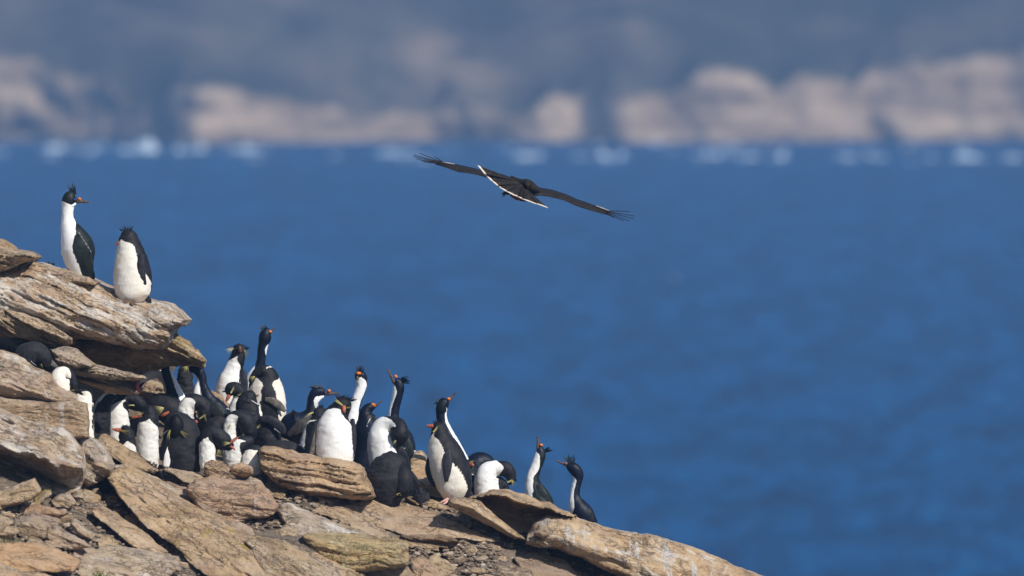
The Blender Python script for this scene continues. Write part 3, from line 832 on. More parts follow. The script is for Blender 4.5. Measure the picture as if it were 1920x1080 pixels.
rock([(985, 1022), (990, 1000), (1003, 980), (1030, 968), (1071, 970), (1105, 982), (1139, 993), (1183, 1002), (1240, 1011), (1301, 1030), (1359, 1054), (1403, 1074), (1450, 1090), (1560, 1150), (1300, 1160), (1200, 1108),
      (1159, 1082), (1122, 1066), (1081, 1045), (1037, 1031), (1003, 1028)],
     'big smooth pale rock streaked with white at the right end of the ridge', d=91.2, thick=330, prof=((0, -110), (0.35, -30), (0.6, 0), (0.9, -6), (1, -70)), dip=22, amp=2.0, period=22, rough=4, guano=0.7, drips=1.15, tint=(1.14, 1.04, 0.88), edge=10, name='boulder')
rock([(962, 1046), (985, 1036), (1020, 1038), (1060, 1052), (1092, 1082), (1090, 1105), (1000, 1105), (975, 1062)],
     'slab lying in the black shadow beneath the big smooth rock', d=91.3, thick=90, dip=20, amp=2.5, period=10, guano=0.1, tint=(0.8, 0.75, 0.7))  # tint lowered too, so part of the shadow is in the colour
rock([(1000, 1004), (1012, 985), (1026, 988), (1030, 1000), (1018, 1010)],
     'small knob of stone at the mouth of the dark arched hollow', d=91.1, thick=50, dip=20, amp=2, period=9, guano=0.2, name='stone', cat='stone')
rock([(770, 862), (778, 846), (792, 846), (800, 856), (800, 866), (808, 870), (814, 884), (806, 895), (788, 900), (772, 890)],
     'two-tiered tan rock behind the stooping penguin against the sea', d=93.6, thick=110, dip=0, amp=3, period=18, guano=0.1, tint=(1.15, 1.0, 0.8), name='boulder')
rock([(776, 903), (800, 896), (822, 902), (834, 916), (846, 930), (820, 934), (795, 926)],
     'flat cracked slab behind the upright cream-bellied penguin', d=92.9, thick=110, dip=15, amp=3, period=8, guano=0.2, tint=(1.1, 1.0, 0.86))
rock([(762, 934), (790, 930), (820, 940), (842, 950), (850, 958), (815, 955), (780, 948)],
     'low tan ledge between the black penguin and the pink feet', d=91.3, thick=70, lie=0.3, dip=14, amp=2, period=8, guano=0.25, tint=(1.1, 1.0, 0.82))
# --- bottom left corner
rock([(-120, 1028), (0, 1020), (60, 1019), (104, 1034), (148, 1056), (134, 1074), (60, 1074), (-120, 1068)],
     'flat orange-tan slab at the lower left edge', d=84.6, lie=0.3, thick=120, prof=((0, -50), (0.6, 0), (1, -10)), dip=14, amp=2.5, period=14, guano=0.15, tint=(1.15, 0.95, 0.74))
rock([(-120, 1074), (0, 1070), (70, 1074), (112, 1090), (130, 1120), (-120, 1120)],
     'pale-rimmed slab in the bottom left corner', d=83.6, thick=100, prof=((0, -30), (0.5, 0), (1, 0)), dip=10, amp=2.5, period=12, guano=0.45, tint=(1.08, 0.95, 0.8))
rock([(145, 1046), (198, 1024), (230, 1028), (285, 1038), (330, 1048), (337, 1072), (300, 1090), (200, 1085), (150, 1068)],
     'broad greyish slab near the bottom edge left of the diagonal slab', d=85.6, lie=0.4, thick=110, prof=((0, -50), (0.6, 0), (1, -10)), dip=12, amp=3, period=12, guano=0.55)
rock([(82, 1022), (90, 990), (104, 984), (128, 1000), (160, 1018), (170, 1026), (130, 1032)],
     'pale pointed stone above the broad greyish slab', d=86.1, thick=80, dip=20, amp=2, period=12, guano=0.5, name='stone', cat='stone', tint=(1.05, 1.0, 0.92))
rock([(130, 984), (134, 974), (148, 978), (176, 1002), (172, 1012), (146, 1004)],
     'small tilted stone below the narrow slab', d=86.6, thick=60, dip=35, amp=2, period=10, guano=0.35, name='stone', cat='stone')
rock([(34, 958), (42, 946), (88, 949), (126, 960), (118, 968), (80, 968), (50, 966)],
     'long reddish stone lying level in the lower left rubble', d=86.9, thick=60, dip=5, amp=2, period=9, guano=0.2, name='stone', cat='stone', tint=(1.0, 0.85, 0.75))
rock([(-120, 975), (0, 985), (28, 988), (38, 998), (20, 1010), (-120, 1008)],
     'dark tan stone at the left edge above the orange-tan slab', d=85.8, thick=70, dip=4, amp=2, period=9, guano=0.2, name='stone', cat='stone', tint=(1.0, 0.9, 0.78))
rock([(24, 975), (60, 970), (88, 982), (84, 1010), (50, 1012), (28, 1000)],
     'rounded grey stone in the lower left rubble', d=86.0, thick=80, dip=12, amp=2, period=12, guano=0.3, name='stone', cat='stone', tint=(0.85, 0.82, 0.78))

# --- broken slabs filling the rubble slope
_rr = random.Random(5)
_fill = []
_tries = 0
while len(_fill) < 60 and _tries < 2000:
    _tries += 1
    u = _rr.uniform(-10, 840); v = _rr.uniform(890, 1085)
    if v < float(v0(u)) + 22 or (u < 165 and v < 940): continue
    if any(math.hypot((u - a) / 1.5, v - b_) < 17 for a, b_ in _fill): continue
    _fill.append((u, v))
for (u, v) in _fill:
    L = _rr.uniform(20, 44); Wd = _rr.uniform(9, 17); an = math.radians(_rr.uniform(8, 40))
    n = 9; poly = []
    for i in range(n):
        t = 2 * math.pi * i / n
        x = math.copysign(abs(math.cos(t)) ** 0.7, math.cos(t)) * L * _rr.uniform(0.75, 1.1); y = math.copysign(abs(math.sin(t)) ** 0.7, math.sin(t)) * Wd * _rr.uniform(0.75, 1.15)
        poly.append((u + x * math.cos(an) - y * math.sin(an), v + x * math.sin(an) + y * math.cos(an)))
    dd_ = float(gd(u, v + Wd)) + 0.12
    g = _rr.uniform(0.85, 1.12)
    r_ = rock(poly, 'broken flat piece of tan slab lying in the rubble of the lower left slope', d=dd_, lie=0.6, thick=60, prof=((0, -22), (0.45, 0), (0.6, -2), (1, -22)), dip=math.degrees(an), amp=2.2, period=9, rough=3,
         edge=5, guano=_rr.uniform(0.1, 0.7), tint=(g, g * _rr.uniform(0.9, 0.97), g * _rr.uniform(0.76, 0.92)), name='slab_fragment', cat='rock', auto=False)
    r_['o']['group'] = 'broken slabs in the rubble'
# ------------------------------------------------------------------ birds
def catmull(P, n):
    """P: (k, m) control rows -> (n, m) centripetal-like samples through them"""
    P = np.asarray(P, float)
    seg = np.maximum(np.hypot(np.diff(P[:, 0]), np.diff(P[:, 1])), 0.5) ** 0.5
    t = np.concatenate([[0], np.cumsum(seg)])
    ts = np.linspace(0, t[-1], n)
    # monotone-ish cubic Hermite per column
    m = np.zeros_like(P)
    h = np.diff(t)[:, None]
    dlt = np.diff(P, axis=0) / h
    m[0], m[-1] = dlt[0], dlt[-1]
    m[1:-1] = (dlt[:-1] * h[1:] + dlt[1:] * h[:-1]) / (h[1:] + h[:-1])
    i = np.clip(np.searchsorted(t, ts, side='right') - 1, 0, len(t) - 2)
    hh = (t[i + 1] - t[i]); x = ((ts - t[i]) / hh)[:, None]; hh = hh[:, None]
    return ((2 * x ** 3 - 3 * x ** 2 + 1) * P[i] + (x ** 3 - 2 * x ** 2 + x) * hh * m[i] + (-2 * x ** 3 + 3 * x ** 2) * P[i + 1] + (x ** 3 - x ** 2) * hh * m[i + 1])

class Bird:
    def __init__(self, name, label, cat, group, d, base):
        self.d = d; self.S = d / FPX
        self.e = bpy.data.objects.new(name, None)
        self.e.empty_display_size = 0.1
        COL.objects.link(self.e)
        self.e.location = self.V(np.array([base[0]]), np.array([base[1]]), np.array([0.0]))[0].tolist()
        tag(self.e, label, cat, group)
    def V(self, u, v, dz):
        S = self.S
        return CAM + ((u - 960) * S)[:, None] * RIGHT + ((540 - v) * S)[:, None] * UP + (self.d - dz * S)[:, None] * FWD
    def loft(self, name, ctrl, mat, dr=0.9, n=56, k=36, fuzz=0.0, parent=None, seed=0, cap=True):
        """ctrl rows: u, v, halfwidth, alpha (deg, 0 = towards the camera), beta (deg, half-angle of white), dz"""
        C = np.zeros((len(ctrl), 6))
        for i, c in enumerate(ctrl): C[i, :len(c)] = c
        # carry the last stated alpha/dz on where a row is short
        for i, c in enumerate(ctrl):
            if len(c) < 4 and i: C[i, 3] = C[i - 1, 3]
        s = catmull(C, n)
        s[:, 2] = np.maximum(s[:, 2], 0.4)
        # round both ends off
        L = np.concatenate([[0], np.cumsum(np.hypot(np.diff(s[:, 0]), np.diff(s[:, 1])))])
        t = np.gradient(s[:, :2], axis=0); t /= (np.hypot(t[:, 0], t[:, 1])[:, None] + 1e-9)
        n1 = np.stack([-t[:, 1], t[:, 0]], -1)
        th = np.linspace(0, 2 * np.pi, k, endpoint=False)
        sn, cs = np.sin(th), np.cos(th)
        w = s[:, 2][:, None]
        if fuzz:
            w = w + 1.1 * fuzz * noise(np.broadcast_to(L[:, None] / 17.0, (n, k)), sn[None] * w / 15.0, cs[None] * w / 15.0 + seed, seed=seed + 3) * np.clip(w / 14.0, 0, 1)
            w = w + fuzz * fbm(np.broadcast_to(L[:, None] / 5.0, (n, k)), sn[None] * w / 5.0, cs[None] * w / 5.0 + seed * 3.1, seed=seed, octv=3)
        u = s[:, 0][:, None] + n1[:, 0][:, None] * sn[None] * w
        v = s[:, 1][:, None] + n1[:, 1][:, None] * sn[None] * w
        dz = s[:, 5][:, None] + cs[None] * w * dr
        front = (s[:, 4][:, None] - np.abs((np.degrees(th)[None] - s[:, 3][:, None] + 180) % 360 - 180)) / 16.0
        front = np.where(s[:, 4][:, None] < 3, -3, front)
        verts = self.V(u.ravel(), v.ravel(), dz.ravel())
        fr = np.clip(front.ravel(), -3, 3)
        faces = []
        for i in range(n - 1):
            for j in range(k):
                a = i * k + j; b = i * k + (j + 1) % k
                faces.append((a, a + k, b + k, b))
        c0 = len(verts)
        e0 = s[0, :2] - t[0] * s[0, 2] * 0.35; e1 = s[-1, :2] + t[-1] * s[-1, 2] * 0.45
        verts = np.concatenate([verts, self.V(np.array([e0[0], e1[0]]), np.array([e0[1], e1[1]]), np.array([s[0, 5], s[-1, 5]]))])
        fr = np.concatenate([fr, [fr[:k].mean(), fr[-1 - k:].mean()]])
        for j in range(k):
            faces.append((c0, j, (j + 1) % k)); faces.append((c0 + 1, (n - 1) * k + (j + 1) % k, (n - 1) * k + j))
        return mesh_obj(name, verts, faces, mat, parent=parent or self.e, attrs={'front': fr})
    def body(self, ctrl, mat, dr=0.9, fuzz=0.9, seed=1):
        return self.loft('body', ctrl, mat, dr=dr, n=72, k=44, fuzz=fuzz, seed=seed)
    def limb(self, name, pts, mat, flat=0.3, parent=None, n=18, k=12):
        """pts rows: u, v, halfwidth, dz"""
        ctrl = [(p[0], p[1], p[2], 0, 0, p[3] if len(p) > 3 else 0) for p in pts]
        return self.loft(name, ctrl, mat, dr=flat, n=n, k=k, parent=parent)
    def blob(self, name, u, v, ru, rv, dz, mat, rz=None, parent=None, lump=0.15, seed=0):
        k, n = 12, 8
        vs, fs = [], []
        for i in range(n + 1):
            a = math.pi * i / n
            for j in range(k):
                b = 2 * math.pi * j / k
                x, y, z = math.sin(a) * math.cos(b), math.cos(a), math.sin(a) * math.sin(b)
                r = 1 + lump * float(noise(x * 2.3 + seed, y * 2.3, z * 2.3))
                vs.append((u + ru * x * r, v + rv * y * r, dz + (rz or ru) * z * r))
        for i in range(n):
            for j in range(k):
                a = i * k + j; b = i * k + (j + 1) % k
                fs.append((a, b, b + k, a + k))
        A = np.array(vs)
        return mesh_obj(name, self.V(A[:, 0], A[:, 1], A[:, 2]), fs, mat, parent=parent or self.e)
    def spikes(self, name, items, mat, parent=None):
        """items: u0, v0, u1, v1, halfwidth, dz0, dz1, bend (px sideways at the middle)"""
        vs, fs = [], []
        for (u0, v0_, u1, v1, w, z0, z1, bend) in items:
            dx, dy = u1 - u0, v1 - v0_; L = math.hypot(dx, dy) + 1e-6
            nx, ny = -dy / L, dx / L
            b = len(vs)
            for (t, f) in ((0, 1.0), (0.5, 0.75), (1, 0.08)):
                cx = u0 + dx * t + nx * bend * 4 * t * (1 - t); cy = v0_ + dy * t + ny * bend * 4 * t * (1 - t)
                cz = z0 + (z1 - z0) * t
                for (a1, a2) in ((1, 0), (-0.5, 0.87), (-0.5, -0.87)):
                    vs.append((cx + nx * w * f * a1, cy + ny * w * f * a1, cz + w * f * a2))
            for s in (0, 3):
                for j in range(3):
                    fs.append((b + s + j, b + s + (j + 1) % 3, b + s + 3 + (j + 1) % 3, b + s + 3 + j))
            fs.append((b, b + 2, b + 1)); fs.append((b + 6, b + 7, b + 8))
        A = np.array(vs)
        return mesh_obj(name, self.V(A[:, 0], A[:, 1], A[:, 2]), fs, mat, parent=parent or self.e, shade=False)
    def crest(self, p0, p1, ang0, ang1, length, n, dz=0, mat=None, name='crest', w=0.9, zspread=5, bend=0.0):
        """feathers rooted along p0-p1, pointing at picture angles ang0..ang1 (deg, 0 = right, 90 = up)"""
        rr = random.Random(int(p0[0] * 7 + p0[1]))
        length *= 1.2; w *= 1.2
        it = []
        for i in range(n):
            t = (i + 0.5) / n
            u0 = p0[0] + (p1[0] - p0[0]) * t + rr.uniform(-1, 1); v0_ = p0[1] + (p1[1] - p0[1]) * t + rr.uniform(-1, 1)
            a = math.radians(ang0 + (ang1 - ang0) * t + rr.uniform(-9, 9)); L = length * rr.uniform(0.65, 1.1)
            z = dz + rr.uniform(-zspread, zspread)
            it.append((u0, v0_, u0 + math.cos(a) * L, v0_ - math.sin(a) * L, w * rr.uniform(0.8, 1.25), z, z + rr.uniform(-2, 2), bend * rr.uniform(0.5, 1.3)))
        return self.spikes(name, it, mat or M['crest'])
    def plume(self, p0, p1, dz, n=6, spread=3.0, w=0.75, name='brow_plume', bend=0.8):
        """yellow brow feathers from p0 towards p1"""
        rr = random.Random(int(p0[0] * 13 + p0[1]))
        it = []
        spread *= 1.7; w *= 0.62; n = n + 1
        for i in range(n):
            t = (i + 0.5) / n - 0.5
            dx, dy = p1[0] - p0[0], p1[1] - p0[1]; L = math.hypot(dx, dy) + 1e-6
            nx, ny = -dy / L, dx / L
            f = rr.uniform(0.75, 1.08)
            it.append((p0[0] + nx * t * 2.0, p0[1] + ny * t * 2.0, p0[0] + dx * f + nx * spread * t * 2, p0[1] + dy * f + ny * spread * t * 2, w, dz + rr.uniform(-1, 1), dz + rr.uniform(-1, 2), bend * rr.uniform(0.2, 1.2)))
        return self.spikes(name, it, M['plume'])
    def bill(self, pts, mat, flat=0.85):
        return self.limb('bill', pts, mat, flat=flat, n=14, k=10)

PG = 'rockhopper penguins of the colony'
CG = 'crested cormorants of the colony'
def penguin(label, d, spine, mat='penguin', dr=0.9, fuzz=0.9, base=None):
    b = Bird('penguin', label, 'penguin', PG, d, base or spine[0][:2])
    b.body(spine, M[mat], dr=dr, fuzz=fuzz, seed=int(spine[0][0]))
    return b
def cormorant(label, d, spine, mat='shag', dr=0.9, fuzz=0.5, base=None):
    b = Bird('cormorant', label, 'cormorant', CG, d, base or spine[0][:2])
    b.body(spine, M[mat], dr=dr, fuzz=fuzz, seed=int(spine[0][0]))
    return b
def shag_face(b, tip, root, knob, eye, dz=3, ez=8, w=2.6, face=None):
    """bill from root to tip with a hooked end, orange caruncle, blue eye ring, bare face skin"""
    du, dv = tip[0] - root[0], tip[1] - root[1]
    L = math.hypot(du, dv); du /= L; dv /= L
    b.bill([(root[0] - du * 3, root[1] - dv * 3, w * 1.25, dz), (root[0] + du * L * 0.35, root[1] + dv * L * 0.35, w * 0.8, dz), (root[0] + du * L * 0.8, root[1] + dv * L * 0.8, w * 0.55, dz), (tip[0], tip[1], w * 0.5, dz)], M['bill_horn'])
    if knob: b.blob('caruncle', knob[0], knob[1], 3.3, 2.9, dz + 2.5, M['caruncle'], seed=int(knob[0]), lump=0.3)
    if eye:
        er = b.blob('eye_ring', eye[0], eye[1], 1.6, 1.6, ez, M['eye_blue'], lump=0)
        b.blob('pupil', eye[0], eye[1], 0.8, 0.8, ez + 1.2, M['crest'], lump=0, parent=er)

# ---- on the overhanging slab
dP1 = surf_depth(R_MAIN, 250, 561)
b = penguin('cream-white penguin standing hunched on the overhanging slab, head turned down', dP1 - 0.03,
    [(252, 567, 20, -40, 130), (250, 556, 31, -40, 122), (249, 530, 36, -40, 108), (247, 502, 34, -42, 72), (244, 474, 27.5, -42, 66), (242, 458, 22.5, -42, 58), (241, 450, 20, -40, 10), (240, 441, 16, -40, 0), (238, 434, 10, -40, 0), (237, 430, 4, 0, 0)], 'penguin_cream')
b.limb('flipper', [(267, 478, 5, 25), (264, 500, 8, 27), (265, 518, 9, 26), (271, 534, 5, 23)], M['flipper'])
b.bill([(226, 450, 3, 4), (220, 456, 2.4, 5), (217, 461, 1.2, 6)], flat_mat('bill_brown', (0.20, 0.065, 0.04), (0.27, 0.11, 0.07), 0.5, 90))
b.crest((228, 434), (246, 431), 140, 60, 9, 14)
b.limb('foot', [(240, 562, 4, 28), (236, 566, 4, 36), (232, 568, 3, 42)], M['bill_horn'], flat=0.5)
b.limb('foot', [(252, 564, 4, 28), (250, 568, 4, 36), (247, 570, 3, 42)], M['bill_horn'], flat=0.5)
b.limb('tail', [(272, 556, 7, -8), (279, 563, 5, -10), (282, 570, 2, -12)], M['flipper'])

dC1 = surf_depth(R_MAIN, 180, 534) + 0.10
b = cormorant('tall cormorant with white neck standing upright on top of the overhanging slab', dC1,
    [(164, 536, 8, -62, 30), (160, 520, 15, -62, 45), (154, 508, 21, -62, 55), (149, 490, 28, -62, 54), (146, 467, 32, -62, 46), (137, 442, 25, -62, 76), (129, 423, 16, -62, 120), (126.5, 408, 11.5, -50, 180), (127, 396, 11, -50, 180), (127.5, 386, 11.8, -50, 140), (128.5, 379, 13.2, -50, 0), (131, 370, 13, 0, 0), (135, 364, 9, 0, 0), (138, 361, 4, 0, 0)], 'shag_green')
shag_face(b, (166, 379), (147, 377), (149, 373), (140, 374), dz=2, ez=11, w=4.0)
b.limb('throat', [(130, 386, 6, 5), (136, 384, 4.5, 5), (142, 382, 2, 4)], M['white'], flat=0.8)
b.crest((134, 365), (142, 364), 112, 92, 17, 16, mat=M['crest_shag'], w=1.3)
b.limb('wing', [(146, 440, 5, 24), (152, 465, 17, 26), (163, 495, 13, 18), (170, 520, 5, 6)], M['wing'], flat=0.25)
b.limb('tail', [(166, 505, 9, 0), (171, 516, 7, 0), (173, 524, 5, 0)], M['wing'], flat=0.3)
b.spikes('wing_bar', [(149 + i * 4.2, 436 + i * 6.6, 152 + i * 4.2, 441 + i * 6.6, 1.3 if i in (0, 3, 4) else 0.8, 29, 29, 0) for i in range(6)], M['white'])
b = penguin('penguin hidden behind the overhanging slab, only its black crest showing', 94.6,
    [(92, 600, 17, 180, 60), (92, 560, 22, 180, 60), (92, 525, 16, 180, 30), (92, 506, 10, 0, 0), (92, 498, 7, 0, 0), (92, 494, 3, 0, 0)])
b.crest((84, 497), (100, 497), 150, 20, 6, 14, w=1.2)

# ---- left end of the crowd
b = penguin('black-backed penguin curled up preening in the hollow under the overhang', 90.9,
    [(40, 712, 16, 180, 50), (44, 685, 24, 180, 40), (54, 668, 26, 0, 0), (70, 664, 22.5, 0, 0), (83, 675, 15, 0, 0), (86, 688, 8, 0, 0)], 'penguin_grey')
b.plume((78, 682), (81, 690), 15, n=3, spread=1)
b.limb('flipper', [(84, 672, 6, 4), (95, 680, 6, 0), (106, 688, 3, -3)], M['flipper_pale'])
b = penguin('white penguin with tucked head behind the rounded left-hand rock', 90.85,
    [(112, 770, 20, -40, 110), (112, 735, 21, -40, 108), (112, 716, 21, -40, 104), (114, 704, 17, -30, 98), (124, 699, 12, 0, 60), (134, 711, 9, 0, 0), (138, 726, 8, 0, 0), (136, 734, 4, 0, 0)], 'penguin_cream')
b.plume((134, 732), (141, 730), 8, n=3, spread=1)
b = penguin('white-breasted penguin half hidden behind the streaked block', 90.98,
    [(160, 836, 16, -40, 120), (160, 800, 17, -40, 112), (158, 770, 18.5, -40, 108), (157, 752, 19, -30, 104), (161, 741, 12, 0, 60), (152, 734, 6, 0, 0), (142, 732, 4, 0, 0)], 'penguin_cream')
b.plume((138, 731), (131, 733), 2, n=3, spread=1)
b.limb('flipper', [(172, 758, 3, 8), (171, 790, 5, 8), (172, 815, 3, 6)], M['flipper'])
b = penguin('dark-flanked penguin facing left, second from the streaked block', 92.0,
    [(190, 842, 17, -85, 50), (189, 805, 18.5, -85, 50), (190, 775, 18, -85, 48), (197, 754, 14, -85, 52), (208, 744, 10, -60, 20), (220, 741, 6, 0, 0)])
b.limb('flipper', [(190, 756, 6, 16), (184, 775, 7.5, 17), (181, 795, 9, 16), (182, 814, 6, 14)], M['flipper'])
b = penguin('stooping penguin with white belly bowing its head to the right', 92.1,
    [(222, 850, 23, 8, 80), (221, 815, 23.5, 8, 78), (220, 790, 23, 8, 72), (221, 770, 21, 8, 60), (226, 757, 17, 0, 20), (240, 749, 12.5, 0, 0), (255, 751, 11.5, 0, 0), (266, 762, 10, 0, 0), (270, 774, 5, 0, 0)])
b.plume((252, 760), (240, 760), 11, n=3, spread=1)
b = penguin('small low penguin with red bill pointing left, in front of the stooping one', 91.75,
    [(240, 872, 17, -10, 100), (240, 850, 17, -10, 96), (240, 838, 17, 0, 60), (239, 826, 16, 0, 0), (237, 813, 14.5, 0, 0), (236, 804, 11, 0, 0), (237, 799, 5, 0, 0)])
b.bill([(227, 806, 4, 6), (219, 806, 3.5, 6), (211, 804, 1.6, 6)], M['bill_red'])
b.plume((226, 807), (247, 811), 13, n=5, spread=2.5)
b.crest((230, 801), (246, 801), 130, 40, 6, 12)
b = penguin('full-bellied white penguin with bill to the left, beside the dark bowed one', 92.0,
    [(277, 878, 19, 0, 110), (277, 855, 20.5, 0, 105), (277, 825, 20.5, 0, 100), (278, 800, 20, 0, 76), (280, 788, 18, 0, 10), (280, 777, 15, 0, 0), (277, 767, 12, 0, 0), (274, 762, 5, 0, 0)])
b.bill([(265, 779, 3.6, 8), (257, 781, 3.2, 9), (247, 784, 1.3, 9)], M['bill_red'])
b.plume((260, 778), (270, 772), 13, n=4, spread=1.6)
b = penguin('black-backed penguin lying behind with a fan of yellow brow feathers', 92.8,
    [(340, 815, 20, 0, 0), (332, 785, 25, 0, 0), (314, 766, 26, 0, 0), (295, 761, 22, 0, 0), (280, 766, 14, 0, 0), (274, 774, 6, 0, 0)])
b.plume((308, 765), (290, 772), 28, n=7, spread=7, w=0.9)
b.bill([(303, 780, 2.5, 26), (309, 777, 3.6, 28), (317, 772, 2.2, 28)], M['bill_red'])
b = penguin('big dark slate penguin bowed towards us with drooping yellow brows', 91.55,
    [(341, 882, 33, -72, 26), (342, 862, 38, -72, 30), (341, 835, 39, -72, 28), (338, 808, 34.5, -72, 10), (333, 790, 26, 0, 0), (330, 779, 18, 0, 0), (329, 773, 8, 0, 0)], 'penguin_grey', fuzz=1.2)
b.blob('head', 330, 800, 15, 25, 24, M['crest'], rz=16, lump=0.1)
b.plume((320, 806), (316, 824), 38, n=5, spread=2.2, w=1.0)
b.plume((340, 808), (353, 818), 38, n=6, spread=3.4, w=1.0)
b.limb('flipper', [(320, 815, 8, 26), (309, 835, 6.5, 28), (304, 862, 4, 26)], M['crest'])
b.limb('flank', [(316, 836, 5, 26), (315, 856, 7, 27), (312, 874, 6, 25)], M['white'], flat=0.3)
b = penguin('penguin with white nape patch tucking its bill down at crowd centre', 92.35,
    [(342, 815, 16, -20, 100), (344, 788, 16, -20, 110), (348, 770, 16, 0, 110), (356, 757, 15.5, 20, 80), (368, 754, 15, 0, 0), (381, 764, 14.5, 0, 0), (382, 781, 12, 0, 0), (376, 792, 7, 0, 0)])
b.plume((374, 785), (385, 776), 14, n=3, spread=1.0); b.plume((385, 777), (387, 791), 14, n=3, spread=1.2)
b.bill([(369, 789, 4, 8), (366, 793, 3, 9), (363, 796, 1.4, 9)], M['bill_red'])
b = penguin('round black-backed penguin turned away between two white nape patches', 92.45,
    [(398, 838, 20, 180, 60), (400, 815, 22, 180, 40), (407, 800, 20, 0, 0), (415, 795, 14, 0, 0), (424, 803, 8, 0, 0)], 'penguin_grey')
b = penguin('open-billed penguin stretching its neck to the right', 91.45,
    [(389, 878, 14, -15, 105), (389, 856, 15.5, -15, 100), (388, 838, 15.5, -15, 85), (389, 822, 16, 0, 10), (398, 812, 15, 0, 0), (412, 820, 16, 0, 0), (425, 832, 13.5, 0, 0), (434, 840, 7, 0, 0)])
b.bill([(430, 831, 3.2, 6), (438, 826, 2.8, 7), (447, 820, 1.3, 7)], M['bill_red'])
b.limb('lower_bill', [(431, 836, 2.6, 6), (437, 840, 2.2, 7), (441, 844, 1, 7)], M['bill_red'], flat=0.8)
b.plume((431, 831), (417, 833), 13, n=6, spread=3)
b.plume((410, 843), (416, 858), 10, n=7, spread=6)
b = penguin('penguin with head tucked under, white neck showing on its left', 92.25,
    [(432, 850, 14, -20, 110), (431, 820, 12.5, -20, 110), (431, 800, 12, -10, 110), (436, 787, 12, 0, 70), (448, 782, 14, 0, 0), (462, 793, 17, 0, 0), (466, 812, 15.5, 0, 0), (461, 828, 8, 0, 0)])
b.plume((456, 814), (462, 829), 15, n=5, spread=1.8)
b.plume((432, 796), (427, 808), 12, n=3, spread=2)
b = penguin('black and white penguin squatting behind the small brown stone', 91.7,
    [(440, 882, 17, -30, 82), (439, 862, 20, -30, 80), (443, 846, 20, -30, 66), (454, 834, 18, -30, 15), (466, 828, 13, 0, 0), (474, 824, 7, 0, 0)])
b = penguin('low white-bellied penguin against the shaded end of the layered block', 91.5,
    [(474, 890, 18, -10, 120), (472, 872, 22, -10, 112), (474, 856, 19, -10, 90), (481, 846, 13, 0, 10), (490, 842, 7, 0, 0)], 'penguin_cream')

# ---- back of the crowd
b = cormorant('cormorant with navy neck and white throat stripe right under the ledge', 92.98,
    [(340, 790, 26, 70, 50), (333, 755, 19, 70, 52), (325, 730, 13.5, 72, 52), (317, 710, 10.5, 75, 42), (311, 693, 9.5, 75, 28), (309, 678, 10, 75, 0), (313, 668, 8, 0, 0)])
b = cormorant('stooping cormorant with white curved neck and rose-pink gape under the ledge', 93.1,
    [(332, 765, 14, 0, 170), (322, 735, 13, 0, 170), (312, 712, 11, 0, 170), (298, 701, 9.5, 0, 170), (280, 704, 8.5, 0, 170), (268, 712, 7, 0, 60), (262, 721, 5, 0, 0), (258, 728, 3, 0, 0)])
b.limb('gape', [(262, 716, 2.6, 5), (258, 723, 3.6, 7), (260, 731, 3.4, 7), (267, 736, 2.2, 6)], M['foot_red'], flat=0.7)
b = penguin('shaggy dark penguin with yellow plumes beneath the wedge tip', 93.55,
    [(348, 790, 20, 0, 0), (348, 750, 17.5, 0, 0), (347, 720, 15, 0, 0), (346, 702, 13, 0, 0), (346, 690, 9, 0, 0), (346, 684, 4, 0, 0)], 'penguin_grey', fuzz=1.8)
b.plume((352, 688), (342, 694), 12, n=4, spread=3); b.plume((352, 688), (352, 700), 12, n=5, spread=4)
b = cormorant('dark cormorant arching its neck below the wedge tip, body sloping right', 92.9,
    [(432, 815, 16, 180, 30), (420, 792, 21, 180, 30), (405, 768, 20, 0, 0), (390, 746, 12.5, -90, 42), (381, 725, 9.5, -90, 56), (378, 708, 9.2, -90, 46), (374, 697, 10, -90, 10), (364, 692, 9.5, 0, 0), (356, 693, 6, 0, 0)])
b.limb('wing', [(392, 752, 6, 12), (408, 772, 12, 20), (424, 795, 9, 18), (434, 812, 3, 12)], M['wing'], flat=0.25)
b.limb('throat', [(374, 716, 4, 3), (371, 730, 7, 3), (369, 746, 8, 2)], M['white'], flat=0.6)
b = penguin('upright white-fronted penguin at the back, crest and yellow tufts against the sea', 94.0,
    [(432, 800, 25, -18, 80), (431, 765, 27, -18, 74), (432, 735, 28, -18, 66), (434, 715, 26, -20, 58), (438, 697, 19, -22, 58), (442, 684, 15.5, -22, 60), (445, 675, 14.5, -20, 20), (447, 665, 13.6, 0, 0), (448, 655, 13, 0, 0), (448, 648, 10, 0, 0), (448, 645, 4, 0, 0)], 'penguin_clean')
b.crest((434, 655), (462, 655), 165, 15, 9, 24, w=0.8)
b.plume((438, 653), (423, 661), 10, n=7, spread=3.5); b.plume((459, 656), (466, 669), 9, n=6, spread=3.5)
b.bill([(450, 660, 3.2, 14), (450, 654, 3, 17), (450, 649, 1.5, 18)], flat_mat('bill_dusky', (0.13, 0.06, 0.045), (0.2, 0.10, 0.07), 0.5, 90))
b.limb('flipper', [(456, 694, 4, 6), (457, 715, 8, 7), (455, 742, 8, 6), (450, 765, 4, 4)], M['flipper'])
b = cormorant('tallest cormorant, navy neck stretched up with bill raised to the right', 94.5,
    [(480, 800, 24, -100, 70), (475, 760, 23, -100, 72), (474, 730, 19, -100, 74), (479, 706, 14.5, -100, 66), (486, 690, 10.5, -95, 44), (488.5, 680, 8.9, -95, 0), (490, 671, 8.6, 85, 0), (491, 660, 8.8, 85, 40), (493, 647, 9.4, 85, 40), (496, 636, 11.6, 95, 0), (497.5, 627, 11, 0, 0), (499, 620, 8, 0, 0), (498, 615, 4, 0, 0)])
shag_face(b, (517, 614), (505, 626), (506, 622), None, dz=0, w=2.6)
b.crest((492, 622), (498, 620), 112, 92, 11, 9, mat=M['crest_shag'], w=1.4)
